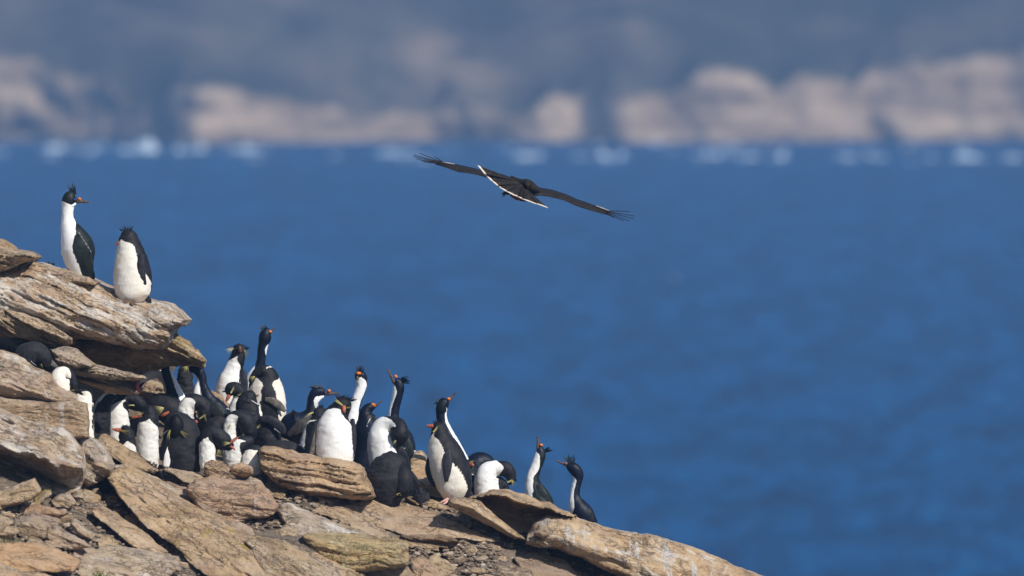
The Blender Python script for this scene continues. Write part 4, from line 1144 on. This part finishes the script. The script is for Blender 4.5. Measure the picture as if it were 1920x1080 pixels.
b = penguin('penguin seen from behind preening, white flanks either side of its black back', 93.6,
    [(500, 815, 33, 190, 146), (500, 785, 36, 190, 150), (500, 757, 36, 188, 154), (500, 733, 33, 186, 156), (500, 715, 26, 184, 150), (499, 703, 19, 180, 60), (493, 698, 14.5, 0, 0), (482, 701, 10.5, 0, 0), (474, 711, 8, 0, 0), (470, 718, 4, 0, 0)], 'penguin_cream', dr=0.75)
b.limb('flipper', [(498, 748, 4, 30), (512, 752, 7, 31), (526, 762, 7, 28), (535, 771, 3, 26)], M['flipper_pale'])
b.plume((478, 706), (468, 714), 10, n=5, spread=4)
b = penguin('spiky-crested penguin facing left with coral bill and yellow brow', 93.1,
    [(449, 808, 20, -45, 90), (447, 785, 19, -45, 90), (446, 766, 17, -45, 88), (449, 751, 14.5, -45, 60), (450, 741, 14, -30, 0), (444, 732, 14, 0, 0), (434, 731, 13, 0, 0), (427, 738, 8, 0, 0)])
b.bill([(430, 741, 4, 8), (427, 747, 3.4, 9), (424, 753, 1.6, 9)], M['bill_red'])
b.plume((433, 737), (440, 724), 13, n=4, spread=1.4)
b.plume((446, 741), (456, 738), 13, n=4, spread=2)
b.crest((421, 735), (450, 719), 185, 85, 8, 26, w=0.8, dz=2)
b = penguin('black-backed penguin turned away with ruffled nape, centre of the crowd', 92.7,
    [(472, 822, 25, 105, 40), (469, 798, 26, 105, 44), (466, 775, 24, 105, 44), (464, 757, 20.5, 100, 20), (467, 745, 15.5, 0, 0), (471, 737, 9, 0, 0), (472, 733, 4, 0, 0)], fuzz=1.2)
b.crest((462, 738), (482, 745), 120, 20, 7, 18, w=0.8, dz=2)
b = penguin('crouching black penguin raising a slate flipper to the right', 92.5,
    [(502, 862, 26, 0, 0), (502, 835, 27, 0, 0), (500, 815, 25, 0, 0), (494, 798, 20, 0, 0), (487, 788, 11, 0, 0)])
b.limb('flipper', [(488, 786, 6, 22), (505, 787, 8, 26), (521, 796, 9, 26), (530, 806, 8, 25), (534, 813, 4, 24)], M['flipper'])
b.spikes('flipper_edge', [(515, 803, 527, 812, 1.6, 26, 26, 0)], M['white'])
b.plume((478, 805), (490, 795), 22, n=4, spread=1.8)
b = penguin('flat black back of a penguin lying behind the layered block', 91.95,
    [(574, 872, 9, 0, 0), (564, 858, 15, 0, 0), (545, 850, 22, 0, 0), (522, 850, 24, 0, 0), (500, 858, 20, 0, 0), (488, 868, 12, 0, 0)], 'penguin_grey')
b = cormorant('cormorant with dark body stretched level, head turned right and orange caruncle', 93.4,
    [(518, 806, 5, 0, 0), (527, 806, 14, 0, 0), (541, 803, 26, 0, 0), (559, 800, 34, 0, 0), (575, 790, 27, 60, 0), (584, 774, 15, 75, 22), (585.5, 758, 10.5, 75, 52), (587, 746, 10, 75, 58), (592, 737, 10.5, 75, 30), (600, 735, 9.6, 75, 0), (608, 737, 6.5, 60, 0)])
shag_face(b, (636, 738), (614, 738), (617, 733), (610, 736), dz=1, ez=7, w=3.4)
b.crest((591, 729), (607, 729), 160, 128, 12, 15, mat=M['crest_shag'], w=1.2)
b.limb('throat', [(588, 760, 4.5, 6), (593, 752, 5, 6), (600, 746, 3.6, 6), (607, 743, 1.6, 5)], M['white'], flat=0.6)
b.limb('wing', [(582, 782, 6, 26), (568, 795, 12, 33), (555, 806, 9.5, 33), (545, 812, 6, 31), (541, 816, 3, 30)], M['wing_grey'], flat=0.2)
b.limb('tail', [(535, 795, 9, -6), (524, 800, 6, -6), (515, 806, 3, -6)], M['wing'], flat=0.3)
b.limb('leg', [(560, 828, 5, 4), (560, 850, 4, 4), (556, 856, 5, 8)], M['foot_pink'], flat=0.7)
b.limb('leg', [(548, 826, 5, -8), (549, 848, 4, -8), (545, 854, 5, -4)], M['foot_pink'], flat=0.7)
b = penguin('dark penguin standing close behind the left shoulder of the white-fronted one', 92.4,
    [(588, 868, 25, -90, 50), (587, 845, 25, -90, 50), (588, 820, 22, -90, 46), (592, 800, 17.5, -90, 26), (597, 786, 14.5, 0, 0), (599, 775, 13, 0, 0), (600, 767, 9.5, 0, 0), (600, 763, 4, 0, 0)])
b.plume((588, 773), (573, 781), 8, n=5, spread=1.8)
b.crest((594, 766), (606, 765), 115, 75, 8, 12, w=0.8)
b = penguin('large penguin with pure white front facing us above the layered block', 91.75,
    [(629, 872, 32, -6, 100), (628, 850, 35.5, -6, 100), (627, 822, 35, -6, 96), (628, 798, 33, -6, 88), (631, 782, 26.5, -8, 66), (635, 773, 21.5, -10, 36), (639, 766, 19, 0, 0), (642, 757, 17.5, 0, 0), (643, 749, 13, 0, 0), (644, 744, 5, 0, 0)], 'penguin_clean')
b.bill([(645, 761, 4, 15), (645, 767, 4, 19), (646, 773, 1.8, 21)], M['bill_red'])
b.plume((642, 760), (626, 748), 17, n=5, spread=1.5, w=1.0); b.plume((650, 764), (661, 763), 15, n=4, spread=1.2)
b.crest((632, 747), (660, 752), 125, 15, 10, 30, w=0.9, zspread=8)
b.limb('flipper', [(596, 800, 4, 6), (591, 822, 5, 8), (586, 843, 5, 8), (583, 857, 3, 8)], M['flipper_pale'], flat=0.5)
b.limb('flipper', [(661, 786, 4, 4), (662, 812, 6.5, 6), (661, 838, 6.5, 6), (659, 858, 4, 5)], M['flipper'], flat=0.5)
b = cormorant('cormorant with long white neck facing us, dark topknot against the sea', 93.8,
    [(668, 850, 20, -20, 90), (664, 815, 18, -25, 90), (662, 788, 14.5, -30, 86), (664, 768, 11.5, -32, 82), (669, 750, 10, -32, 86), (675, 735, 9.6, -30, 92), (678, 722, 9.6, -25, 100), (677.5, 713, 10.6, -20, 60), (676.5, 706, 11.2, 0, 0), (675, 699, 9.5, 0, 0), (675, 694, 4, 0, 0)])
b.crest((669, 697), (680, 697), 105, 85, 10, 16, mat=M['crest_shag'], w=1.5)
b.blob('caruncle', 672, 700, 4.8, 3.4, 9, M['caruncle'], lump=0.3)
b.bill([(672, 708, 5, 8), (671, 708, 4, 13), (669.5, 707.5, 3, 20), (668.5, 707, 1.6, 30)], M['face'])
b = cormorant('black cormorant crouched low with orange caruncle, bill raised right', 92.55,
    [(678, 890, 17, 40, 0), (679, 868, 18, 60, 0), (681, 845, 17, 75, 34), (683, 825, 20, 75, 24), (687, 805, 22, 0, 0), (688, 788, 19, 0, 0), (686, 775, 13.5, 0, 0), (690, 767, 10.5, 0, 0), (697, 763, 8, 0, 0), (702, 763, 5, 0, 0)])
shag_face(b, (717, 751), (705, 761), (701, 760), None, dz=0, w=2.3)
b.blob('face_skin', 699, 758.5, 4, 2.8, 4, M['caruncle'], lump=0.3)
b.limb('wing', [(696, 780, 6, 6), (702, 795, 11, 6), (704, 812, 8, 4)], M['wing'], flat=0.3)
b.spikes('wing_bar', [(695, 785, 689, 796, 1.3, 22, 22, 0.5), (689, 797, 688, 801, 1.2, 22, 22, 0)], M['white'])
b = cormorant('cormorant pointing its bill up to the left, windblown crest streaming right', 93.3,
    [(756, 895, 16, 180, 40), (757, 862, 21, 180, 30), (753, 828, 24, -85, 0), (743, 800, 15, -85, 40), (738, 783, 10.8, -85, 52), (739.5, 766, 9.8, -85, 52), (744, 748, 9.8, -82, 60), (747, 732, 10.5, -82, 64), (747.5, 721, 10, -80, 30), (745, 714, 7.5, -60, 0), (743, 711, 4, 0, 0)])
shag_face(b, (726, 691), (738, 715), (742, 706), (745, 713), dz=1, ez=7, w=3.0)
b.crest((752, 709), (755, 717), 8, -8, 13, 14, mat=M['crest_shag'], w=1.2)
b.limb('wing', [(752, 810, 6, 18), (762, 835, 12, 18), (768, 858, 9, 16), (768, 876, 4, 12)], M['wing'], flat=0.3)
b = penguin('penguin with white body twisting its black head round to preen', 92.1,
    [(730, 900, 30, -15, 100), (726, 868, 34, -15, 92), (719, 840, 30, -20, 88), (717, 818, 27.5, -25, 95), (721, 803, 21.5, -20, 100), (732, 797, 17, -10, 30, 8), (745, 802, 18.5, 0, 0, 18), (749, 815, 18, 0, 0, 22), (747, 828, 13, 0, 0, 22), (743, 838, 5, 0, 0, 20)], 'penguin_clean')
b.plume((743, 824), (738, 836), 32, n=4, spread=2)
b.limb('flipper', [(747, 836, 7, 22), (756, 852, 7.5, 22), (763, 868, 6, 18), (768, 880, 3, 15)], M['flipper'])
b = penguin('fluffy black penguin bent double in front, back towards us', float(gd(730, 940)) - 0.12,
    [(724, 948, 26, 0, 0), (723, 928, 37, 0, 0), (727, 903, 43, 0, 0), (730, 882, 37.5, 0, 0), (732, 867, 31.5, 0, 0), (733, 857, 23.5, 0, 0), (733, 850.5, 14, 0, 0), (733, 847, 5, 0, 0)], 'penguin_grey', fuzz=1.8)
b.limb('head', [(748, 872, 12, 12), (755, 888, 18, 18), (757, 905, 18.5, 22), (754, 921, 15, 24), (750, 932, 7, 24)], M['penguin'], flat=0.9)
b.plume((744, 927), (758, 923), 34, n=6, spread=2.5, w=1.0)
b.limb('flipper', [(768, 885, 5, 2), (778, 898, 5, 0), (786, 911, 2.5, -2)], M['flipper'])
b.crest((695, 875), (735, 850), 150, 95, 4, 40, w=0.6, zspread=14, name='down')
b.crest((735, 850), (770, 880), 85, 20, 4, 40, w=0.6, zspread=14, name='down')
b.crest((742, 928), (770, 918), 265, 320, 7, 24, dz=30, w=0.8, zspread=8)
b = penguin('black spiky-tailed penguin crouching low behind the bent black one', 91.9,
    [(790, 962, 14, 0, 0), (790, 945, 16, 0, 0), (789, 930, 15, 0, 0), (787, 920, 9, 0, 0), (786, 915, 4, 0, 0)], 'penguin_grey', fuzz=1.8)
b.crest((776, 922), (804, 922), 120, 30, 9, 30, w=0.7, zspread=8)

# ---- right end
b = cormorant('cormorant with green-sheened head behind the upright penguin, bill raised right', 92.7,
    [(866, 900, 22, 80, 20), (858, 868, 22, 80, 34), (847, 838, 17.5, 80, 40), (837, 812, 13, 80, 44), (830, 793, 10.6, 80, 44), (827.5, 778, 10.2, 80, 36), (828, 766, 10.8, 80, 16), (832, 756, 10.8, 0, 0), (837, 751, 8, 0, 0)], 'shag')
shag_face(b, (855, 736), (842, 750), (841, 748), None, dz=0, w=2.6)
b.limb('nape', [(826, 772, 8, 4), (829, 761, 9, 5), (834, 754, 7, 5)], M['crest_shag'], flat=0.8)
b.crest((819, 757), (826, 751), 175, 150, 7, 8, mat=M['crest_shag'], w=1.2)
b = penguin('upright penguin with cream belly and pink feet leaning left, red bill raised', float(gd(845, 938)) - 0.05,
    [(852, 936, 20, -45, 90), (852, 920, 31, -45, 96), (850, 900, 35, -46, 82), (844, 880, 36.5, -48, 70), (838, 860, 34.5, -50, 54), (831, 840, 29.5, -52, 50), (826, 824, 22.5, -52, 46), (824, 813, 17, -50, 10), (823, 806, 15, 0, 0), (820, 799, 12.5, 0, 0), (817, 794, 7, 0, 0)], 'penguin_cream', base=(850, 940))
b.bill([(812, 799, 4, 3), (806, 799, 3.6, 3), (800, 798, 1.6, 3)], M['bill_red'])
b.plume((812, 810), (822, 798), 14, n=5, spread=1.2, w=1.0)
b.crest((812, 794), (824, 792), 125, 60, 6, 12)
b.limb('flipper', [(839, 842, 7, 26), (839, 862, 9.5, 31), (838, 882, 8, 34), (837, 902, 3.5, 34)], M['flipper'])
b.limb('flipper', [(804, 860, 4, -12), (804, 882, 7, -12), (810, 900, 6, -12), (816, 912, 3, -10)], M['flipper'])
b.limb('tail', [(876, 922, 8, -4), (884, 932, 5, -6), (888, 940, 2, -8)], M['flipper'])
b.limb('leg', [(843, 924, 6, 10), (841, 932, 4.5, 14), (838, 938, 3.5, 18)], M['foot_pink'], flat=0.8)
b.limb('toe', [(840, 935, 2.4, 16), (834, 938, 2.2, 22), (826, 942, 1.2, 26)], M['foot_pink'], flat=0.7)
b.limb('toe', [(840, 936, 2.4, 16), (837, 941, 2.2, 24), (831, 945, 1.2, 30)], M['foot_pink'], flat=0.7)
b.limb('toe', [(846, 934, 2.4, 4), (846, 938, 2.0, 10), (842, 941, 1.2, 16)], M['foot_pink'], flat=0.7)
b = penguin('penguin hidden behind the cream-bellied one, red bill and yellow brow showing', 92.35,
    [(880, 945, 18, 180, 60), (880, 910, 19, 180, 50), (880, 885, 15, 0, 0), (879, 873, 12, 0, 0), (879, 866, 8, 0, 0), (879, 862, 3, 0, 0)])
b.bill([(880, 870, 3.8, 10), (884, 871, 3.8, 14), (888, 873, 2, 16)], M['bill_red'])
b.plume((880, 866), (891, 864), 12, n=4, spread=1.6)
b = cormorant('black-backed cormorant hunched behind the preening penguin, pale wing spot', 93.0,
    [(884, 945, 22, 0, 0), (886, 910, 26, 0, 0), (890, 885, 26, 0, 0), (898, 870, 23, 0, 0), (911, 868, 17, 0, 0), (922, 876, 10, 0, 0)])
b.spikes('wing_bar', [(876, 853, 874, 861, 1.6, 18, 18, 0), (873, 856, 878, 857, 1.4, 18, 18, 0)], M['white'])
b = penguin('preening penguin with bright white breast, head curled down to the right', 92.25,
    [(915, 944, 23, -20, 110), (913, 920, 23.5, -20, 110), (912, 900, 22.5, -20, 112), (916, 886, 20, -10, 120), (926, 879, 15.5, 0, 120), (935, 878, 14.5, 0, 60), (946, 879, 15, 0, 0), (956, 889, 12, 0, 0), (958, 900, 9, 0, 0), (955, 908, 4, 0, 0)], 'penguin_clean')
b.limb('flipper', [(933, 896, 6, 0), (941, 908, 10, 0), (947, 922, 9, 0), (950, 935, 4, 0)], M['flipper'])
b.plume((951, 904), (962, 899), 11, n=4, spread=1.4, w=1.0); b.plume((961, 900), (965, 911), 11, n=5, spread=3)
b.crest((963, 890), (966, 900), -10, -60, 5, 10, w=0.7)
b = cormorant('cormorant with white throat pointing its bill straight up, crest swept right', 92.6,
    [(1022, 975, 22, -80, 40), (1013, 948, 26, -75, 46), (1006, 928, 22.5, -72, 52), (1000, 910, 15.5, -66, 66), (999.5, 894, 11.6, -62, 68), (1004, 879, 10.6, -55, 92), (1010, 864, 10.6, -62, 76), (1013.5, 852, 9.8, -62, 44), (1013, 844, 7.5, -60, 0), (1011.5, 839, 5, 0, 0)], 'shag_green')
shag_face(b, (1008, 818), (1009, 838), (1014.5, 834.5), (1014.5, 845), dz=1, ez=8, w=3.4)
b.crest((1021, 843), (1023, 848), 32, 8, 12, 8, mat=M['crest_shag'], w=1.4, zspread=2)
b.limb('wing', [(1010, 908, 5, 14), (1016, 925, 10, 18), (1024, 945, 10, 16), (1032, 965, 6, 10)], M['wing'], flat=0.25)
b = cormorant('rightmost cormorant looking left with upright crest on the edge of the ridge', 92.7,
    [(1116, 1002, 8, 180, 0), (1106, 984, 16, 180, 0), (1095, 967, 20, -90, 0), (1083, 948, 17, -75, 50), (1078, 931, 10.6, -70, 56), (1079.5, 915, 8.8, -70, 56), (1083, 901, 8.8, -70, 52), (1083.5, 890, 10.4, -75, 0), (1078, 880, 11.4, 0, 0), (1070, 875, 9.4, 0, 0), (1064, 872, 6, 0, 0)])
shag_face(b, (1043, 864), (1060, 871), None, None, dz=0, w=2.8)
b.blob('caruncle', 1061, 869, 2.6, 2.0, 3, M['bill_red'], lump=0.3)
b.crest((1063, 866), (1076, 868), 125, 75, 13, 20, mat=M['crest_shag'], w=1.0, bend=-1.2)
b.limb('wing', [(1090, 948, 6, 8), (1098, 962, 12, 12), (1106, 976, 10, 10), (1113, 990, 4, 6)], M['wing'], flat=0.25)

# ------------------------------------------------------------------ the raptor in flight, seen from behind
def make_raptor():
    dark = flat_mat('raptor_dark_brown', (0.009, 0.0065, 0.005), (0.026, 0.019, 0.0145), 0.65, 40)
    dark2 = flat_mat('raptor_tail_brown', (0.012, 0.0095, 0.008), (0.024, 0.019, 0.016), 0.65, 40)
    band = flat_mat('raptor_tail_band', (0.55, 0.47, 0.39), (0.70, 0.63, 0.55), 0.6, 40)
    rufous = flat_mat('raptor_rufous', (0.22, 0.075, 0.02), (0.34, 0.13, 0.035), 0.6, 40)
    b = Bird('flying_raptor', 'dark brown raptor gliding over the sea on outstretched fingered wings', 'bird of prey', None, 94.2, (985, 350))
    Z = lambda p: (760 + p[0] / 4.364, 270 + p[1] / 4.364)
    def sheet(name, lead, trail, zl, zt, mat, camber=3.0, th=2.4):
        """wing of real chord: leading edge away from us, trailing edge nearer"""
        n = len(lead); vs, fs = [], []
        for i in range(n):
            a = np.array(Z(lead[i])); c = np.array(Z(trail[i]))
            za = zl[i] if hasattr(zl, '__len__') else zl; zc = zt[i] if hasattr(zt, '__len__') else zt
            for (t, h) in ((0, 0), (0.25, 1.0), (0.6, 0.8), (1, 0), (0.6, -0.3), (0.25, -0.5)):
                p = a + (c - a) * t
                vs.append((p[0], p[1] - h * th * 0.5, za + (zc - za) * t))
        for i in range(n - 1):
            for j in range(6):
                x, y = i * 6 + j, i * 6 + (j + 1) % 6
                fs.append((x, y, y + 6, x + 6))
        fs.append(tuple(range(6))); fs.append(tuple((n - 1) * 6 + j for j in range(6)))
        A = np.array(vs)
        return mesh_obj(name, b.V(A[:, 0], A[:, 1], A[:, 2]), fs, mat, parent=b.e)
    # body: from the shoulders (far) to the tail root (near)
    b.loft('body', [(958, 331, 3, 0, 0, -30), (966, 338, 6, 0, 0, -24), (978, 345, 10, 0, 0, -10), (988, 348, 12, 0, 0, 0), (1000, 354, 10, 0, 0, -10), (1010, 360, 5, 0, 0, -20)], dark, dr=2.6, n=40, k=24, fuzz=0.4)
    b.limb('head', [(984, 347, 7, -70), (986, 346, 7, -84), (988, 346, 4, -96)], dark, flat=1.4)
    wl = sheet('wing', [(960, 300), (900, 284), (800, 246), (690, 223), (640, 213), (600, 203), (520, 184), (420, 163), (330, 147), (290, 140)], [(990, 366), (900, 352), (800, 322), (720, 294), (660, 274), (600, 256), (500, 236), (440, 232), (340, 196), (240, 164)],
          [-60, -64, -68, -70, -72, -74, -76, -72, -60, -48], [6, 6, 5, 4, 2, 0, -2, 0, -6, -14], dark)
    wr = sheet('wing', [(960, 296), (1040, 325), (1110, 356), (1200, 370), (1320, 408), (1400, 446), (1550, 498), (1660, 540)], [(1030, 424), (1070, 426), (1100, 422), (1180, 432), (1300, 462), (1390, 504), (1500, 540), (1640, 578)],
          [-60, -66, -70, -74, -76, -74, -64, -50], [6, 4, 2, 0, -2, 0, -6, -14], dark)
    def feathers(wing, tips, roots, w):
        for (tp, rt, z0, z1) in zip(tips, roots, np.linspace(-46, -12, len(tips)), np.linspace(-58, 6, len(tips))):
            a, c = Z(rt), Z(tp)
            m = ((a[0] + c[0]) / 2, (a[1] + c[1]) / 2)
            b.limb('primary_feather', [(a[0], a[1], w, z0), (m[0], m[1], w * 0.8, (z0 + z1) / 2), (c[0], c[1], 0.5, z1)], dark, flat=1.9, parent=wing, n=10, k=8)
    feathers(wl, [(230, 97), (115, 73), (65, 88), (70, 104), (90, 122), (130, 136), (150, 148)], [(310, 145), (290, 143), (285, 146), (275, 148), (270, 152), (265, 155), (260, 158)], 0.85)
    feathers(wr, [(1840, 550), (1884, 590), (1872, 612), (1836, 630), (1786, 630), (1712, 602)], [(1650, 545), (1650, 550), (1648, 555), (1645, 560), (1640, 565), (1630, 568)], 0.85)
    for wing, (p, q) in ((wl, ((300, 146), (400, 163))), (wr, ((1560, 503), (1668, 545)))):
        a, c = Z(p), Z(q)
        b.limb('pale_patch', [(a[0], a[1], 0.3, -40), ((a[0] + c[0]) / 2, (a[1] + c[1]) / 2, 0.75, -38), (c[0], c[1], 0.3, -36)], band, flat=4.0, parent=wing)
    # fanned tail: twelve feathers, each with a pale tip; root at the rump, tips nearer to us
    edge = [(602, 190), (628, 222), (655, 255), (690, 290), (725, 320), (760, 348), (805, 378), (855, 405), (905, 428), (955, 450), (1010, 472), (1115, 507)]
    root = [(900, 292), (905, 296), (912, 302), (920, 308), (928, 314), (936, 320), (944, 327), (952, 333), (960, 340), (968, 347), (976, 354), (985, 362)]
    n = len(edge)
    for i in range(n):
        e = np.array(Z(edge[i])); r = np.array(Z(root[i]))
        nxt = np.array(Z(edge[min(i + 1, n - 1)])); prv = np.array(Z(edge[max(i - 1, 0)]))
        rn = np.array(Z(root[min(i + 1, n - 1)])); rp = np.array(Z(root[max(i - 1, 0)]))
        z1 = 62 + 6 * math.sin(i * 2.1); z0 = 14 + 0.8 * i
        half_e = (nxt - prv) * (0.36 if 0 < i < n - 1 else 0.5); half_r = (rn - rp) * 0.5
        def strip(t0, t1, off, nm, mat, parent):
            vs, fs = [], []
            for t in np.linspace(t0, t1, 5):
                c = r + (e - r) * t; h = half_r + (half_e - half_r) * t; z = z0 + (z1 - z0) * t
                for s in (-1, 0, 1):
                    q = c + h * s
                    vs.append((q[0], q[1] - (0.5 if s == 0 else 0), z + off))
                for s in (1, 0, -1):
                    q = c + h * s
                    vs.append((q[0], q[1] + 0.6, z + off - 0.4))
            for a in range(4):
                for j in range(6):
                    x, y = a * 6 + j, a * 6 + (j + 1) % 6
                    fs.append((x, y, y + 6, x + 6))
            fs.append(tuple(range(6))); fs.append(tuple(24 + j for j in range(6)))
            A = np.array(vs)
            return mesh_obj(nm, b.V(A[:, 0], A[:, 1], A[:, 2]), fs, mat, parent=parent)
        tf = strip(0, 0.935, (i % 2) * 0.9, 'tail_feather', dark2, b.e)
        strip(0.93, 1.0, (i % 2) * 0.9 + 0.3, 'pale_tip', band, tf)
    for (p, q, r_, c_) in (((960, 432), (900, 448), 4, rufous), ((930, 440), (860, 418), 4, rufous)):
        a, c = Z(p), Z(q)
        b.limb('thigh', [(a[0], a[1], r_, 10), ((a[0] + c[0]) / 2, (a[1] + c[1]) / 2 + 1, r_, 26), (c[0], c[1], 2.4, 40)], c_, flat=1.0)
    a = Z((950, 455)); b.limb('belly', [(a[0] - 9, a[1] - 4, 3, 4), (a[0], a[1] - 1, 4, 8), (a[0] + 9, a[1] + 2, 2, 4)], dark, flat=2)
    f = b.limb('foot', [(Z((850, 410))[0], Z((850, 410))[1], 2.2, 40), (Z((820, 402))[0], Z((820, 402))[1], 3, 44), (Z((806, 405))[0], Z((806, 405))[1], 2.6, 46)], dark, flat=1.0)
    for (tx, ty) in ((788, 405), (792, 438), (812, 432), (800, 420)):
        s = Z((812, 405)); e = Z((tx, ty))
        b.limb('talon', [(s[0], s[1], 1.5, 46), ((s[0] + e[0]) / 2 - 0.6, (s[1] + e[1]) / 2, 1.2, 48), (e[0], e[1], 0.5, 49)], dark, flat=1.0, parent=f, n=8, k=6)
make_raptor()

# ------------------------------------------------------------------ loose stones, gravel, tufts
def ico():
    t = (1 + 5 ** 0.5) / 2
    v = np.array([(-1, t, 0), (1, t, 0), (-1, -t, 0), (1, -t, 0), (0, -1, t), (0, 1, t), (0, -1, -t), (0, 1, -t), (t, 0, -1), (t, 0, 1), (-t, 0, -1), (-t, 0, 1)], float)
    v /= np.linalg.norm(v[0])
    f = [(0, 11, 5), (0, 5, 1), (0, 1, 7), (0, 7, 10), (0, 10, 11), (1, 5, 9), (5, 11, 4), (11, 10, 2), (10, 7, 6), (7, 1, 8), (3, 9, 4), (3, 4, 2), (3, 2, 6), (3, 6, 8), (3, 8, 9), (4, 9, 5), (2, 4, 11), (6, 2, 10), (8, 6, 7), (9, 8, 1)]
    return v, f
ICO_V, ICO_F = ico()
def ico_sub():
    v = [tuple(x) for x in ICO_V]; f = []; mid = {}
    def m(a, b):
        k = (min(a, b), max(a, b))
        if k not in mid:
            p = np.array(v[a]) + np.array(v[b]); v.append(tuple(p / np.linalg.norm(p))); mid[k] = len(v) - 1
        return mid[k]
    for a, b, c in ICO_F:
        x, y, z = m(a, b), m(b, c), m(c, a)
        f += [(a, x, z), (b, y, x), (c, z, y), (x, y, z)]
    return np.array(v), f
ICO2_V, ICO2_F = ico_sub()

def ground_z(x, y):
    """height of the ground sheet under a point (inverting the view)"""
    d = y / math.cos(PITCH)
    for _ in range(4):
        u = 960 + x / d * FPX
        v = float(vg(np.array(u), np.array(d)))
        P = W(u, v, d)
        d += (y - P[1]) / math.cos(PITCH)
    return P[2]

def make_gravel():
    V, F, A = [], [], []
    n = 11000
    us = RNG.uniform(-60, 1150, n * 2); vs = RNG.uniform(780, 1095, n * 2)
    ok = (vs > v0(us) - 4)
    us, vs = us[ok][:n], vs[ok][:n]
    ds = gdg(us, vs)
    P = W(us, vs, ds)
    base = 0
    for i in range(len(us)):
        r = float(RNG.choice([0.006, 0.009, 0.013, 0.02], p=[0.35, 0.35, 0.22, 0.08])) * RNG.uniform(0.8, 1.3)
        sc = np.array([RNG.uniform(0.8, 1.7), RNG.uniform(0.8, 1.7), RNG.uniform(0.5, 0.9)]) * r
        a = RNG.uniform(0, 6.28); ca, sa = math.cos(a), math.sin(a)
        q = ICO_V * RNG.uniform(0.75, 1.25, (12, 1)) * sc
        q = np.stack([q[:, 0] * ca - q[:, 1] * sa, q[:, 0] * sa + q[:, 1] * ca, q[:, 2]], -1) + P[i] + np.array([0, 0, r * 0.35])
        V.append(q); F.append(np.array(ICO_F) + base); base += 12
        A.append(np.full(12, RNG.beta(2, 2.6)))
    o = mesh_obj('gravel', np.concatenate(V), np.concatenate(F), M['pebble'], attrs={'shade': np.concatenate(A)}, shade=False)
    tag(o, 'loose brown gravel and nest debris between the rocks', 'gravel', kind='stuff')
make_gravel()

def make_loose_stones():
    spots = []
    for (u, v, r) in [(430, 905, 8), (452, 930, 6), (560, 935, 7), (540, 990, 9), (515, 985, 7), (700, 1000, 6), (880, 1035, 11), (905, 1050, 8), (860, 1055, 9), (930, 1030, 7), (890, 1075, 12), (955, 1025, 6),
                      (840, 1040, 7), (820, 1070, 10), (800, 1035, 6), (905, 1020, 8), (940, 1050, 9), (970, 1078, 7), (850, 1085, 8), (915, 1086, 9), (870, 1015, 6), (990, 1030, 6),
                      (210, 940, 10), (180, 925, 9), (190, 985, 8), (225, 1005, 8), (150, 960, 9), (120, 975, 10), (110, 1008, 8), (190, 1012, 9), (15, 968, 10), (60, 1015, 9), (180, 1075, 12),
                      (345, 1062, 8), (318, 1062, 9), (505, 1042, 9), (520, 1002, 8), (548, 1018, 7), (880, 988, 6), (905, 998, 6), (845, 968, 5), (815, 962, 5), (480, 885, 6), (500, 935, 7), (345, 915, 7)]:
        spots.append((u, v, r))
    for i, (u, v, r) in enumerate(spots):
        d = float(gdg(u, v)); S = d / FPX
        c = W(u, v, d)
        s = np.array([RNG.uniform(1.0, 1.7), RNG.uniform(0.9, 1.4), RNG.uniform(0.55, 0.85)]) * r * S
        q = ICO2_V.copy()
        q = q * (1 + 0.28 * fbm(q[:, 0] * 1.6 + i * 7.1, q[:, 1] * 1.6, q[:, 2] * 1.6, seed=i, octv=2))[:, None]
        q = np.sign(q) * np.abs(q) ** 0.8 * s
        a = RNG.uniform(-0.5, 0.5); ca, sa = math.cos(a), math.sin(a)
        q = np.stack([q[:, 0] * ca + q[:, 2] * sa, q[:, 1], -q[:, 0] * sa + q[:, 2] * ca], -1)
        q = q + c + np.array([0, 0, s[2] * 0.35])
        o = mesh_obj('loose_stone', q, ICO2_F, M['rock'], loc=tuple(c), shade=False)
        t = RNG.uniform(0.85, 1.15)
        o.color = (t, t * RNG.uniform(0.92, 1.0), t * RNG.uniform(0.8, 0.95), 1)
        o['guano'] = float(RNG.uniform(0.1, 0.6)); o['drips'] = 0.0; o['algae'] = 0.0; o['lichen'] = 0.0
        tag(o, 'fist-sized tan stone lying loose in the gravel between the rocks', 'stone', 'loose stones in the gravel')
make_loose_stones()

def make_tufts():
    gm = flat_mat('grass_green', (0.06, 0.09, 0.02), (0.10, 0.13, 0.035), 0.7, 30)
    for (u, v, n, lab) in ((8, 1018, 60, 'small green tuft of grass at the left edge above the orange-tan slab'), (180, 1080, 60, 'small green tuft of grass at the bottom edge under the greyish slab')):
        d = float(gd(u, v)) - 0.05; S = d / FPX
        c = W(u, v, d)
        V, F = [], []
        for i in range(n):
            p = c + np.array([RNG.normal(0, 0.045), RNG.normal(0, 0.05), -0.01])
            h = RNG.uniform(0.02, 0.05); a = RNG.uniform(0, 6.28); w = 0.003
            lean = np.array([RNG.normal(0, 0.02), RNG.normal(0, 0.02), h])
            q = np.array([math.cos(a) * w, math.sin(a) * w, 0])
            b0 = len(V)
            V += [p - q, p + q, p + lean * 0.6 + q * 0.7, p + lean * 0.6 - q * 0.7, p + lean]
            F += [(b0, b0 + 1, b0 + 2, b0 + 3), (b0 + 3, b0 + 2, b0 + 4)]
        o = mesh_obj('grass_tuft', V, F, gm, loc=tuple(c), shade=False)
        tag(o, lab, 'grass', None, None)
make_tufts()
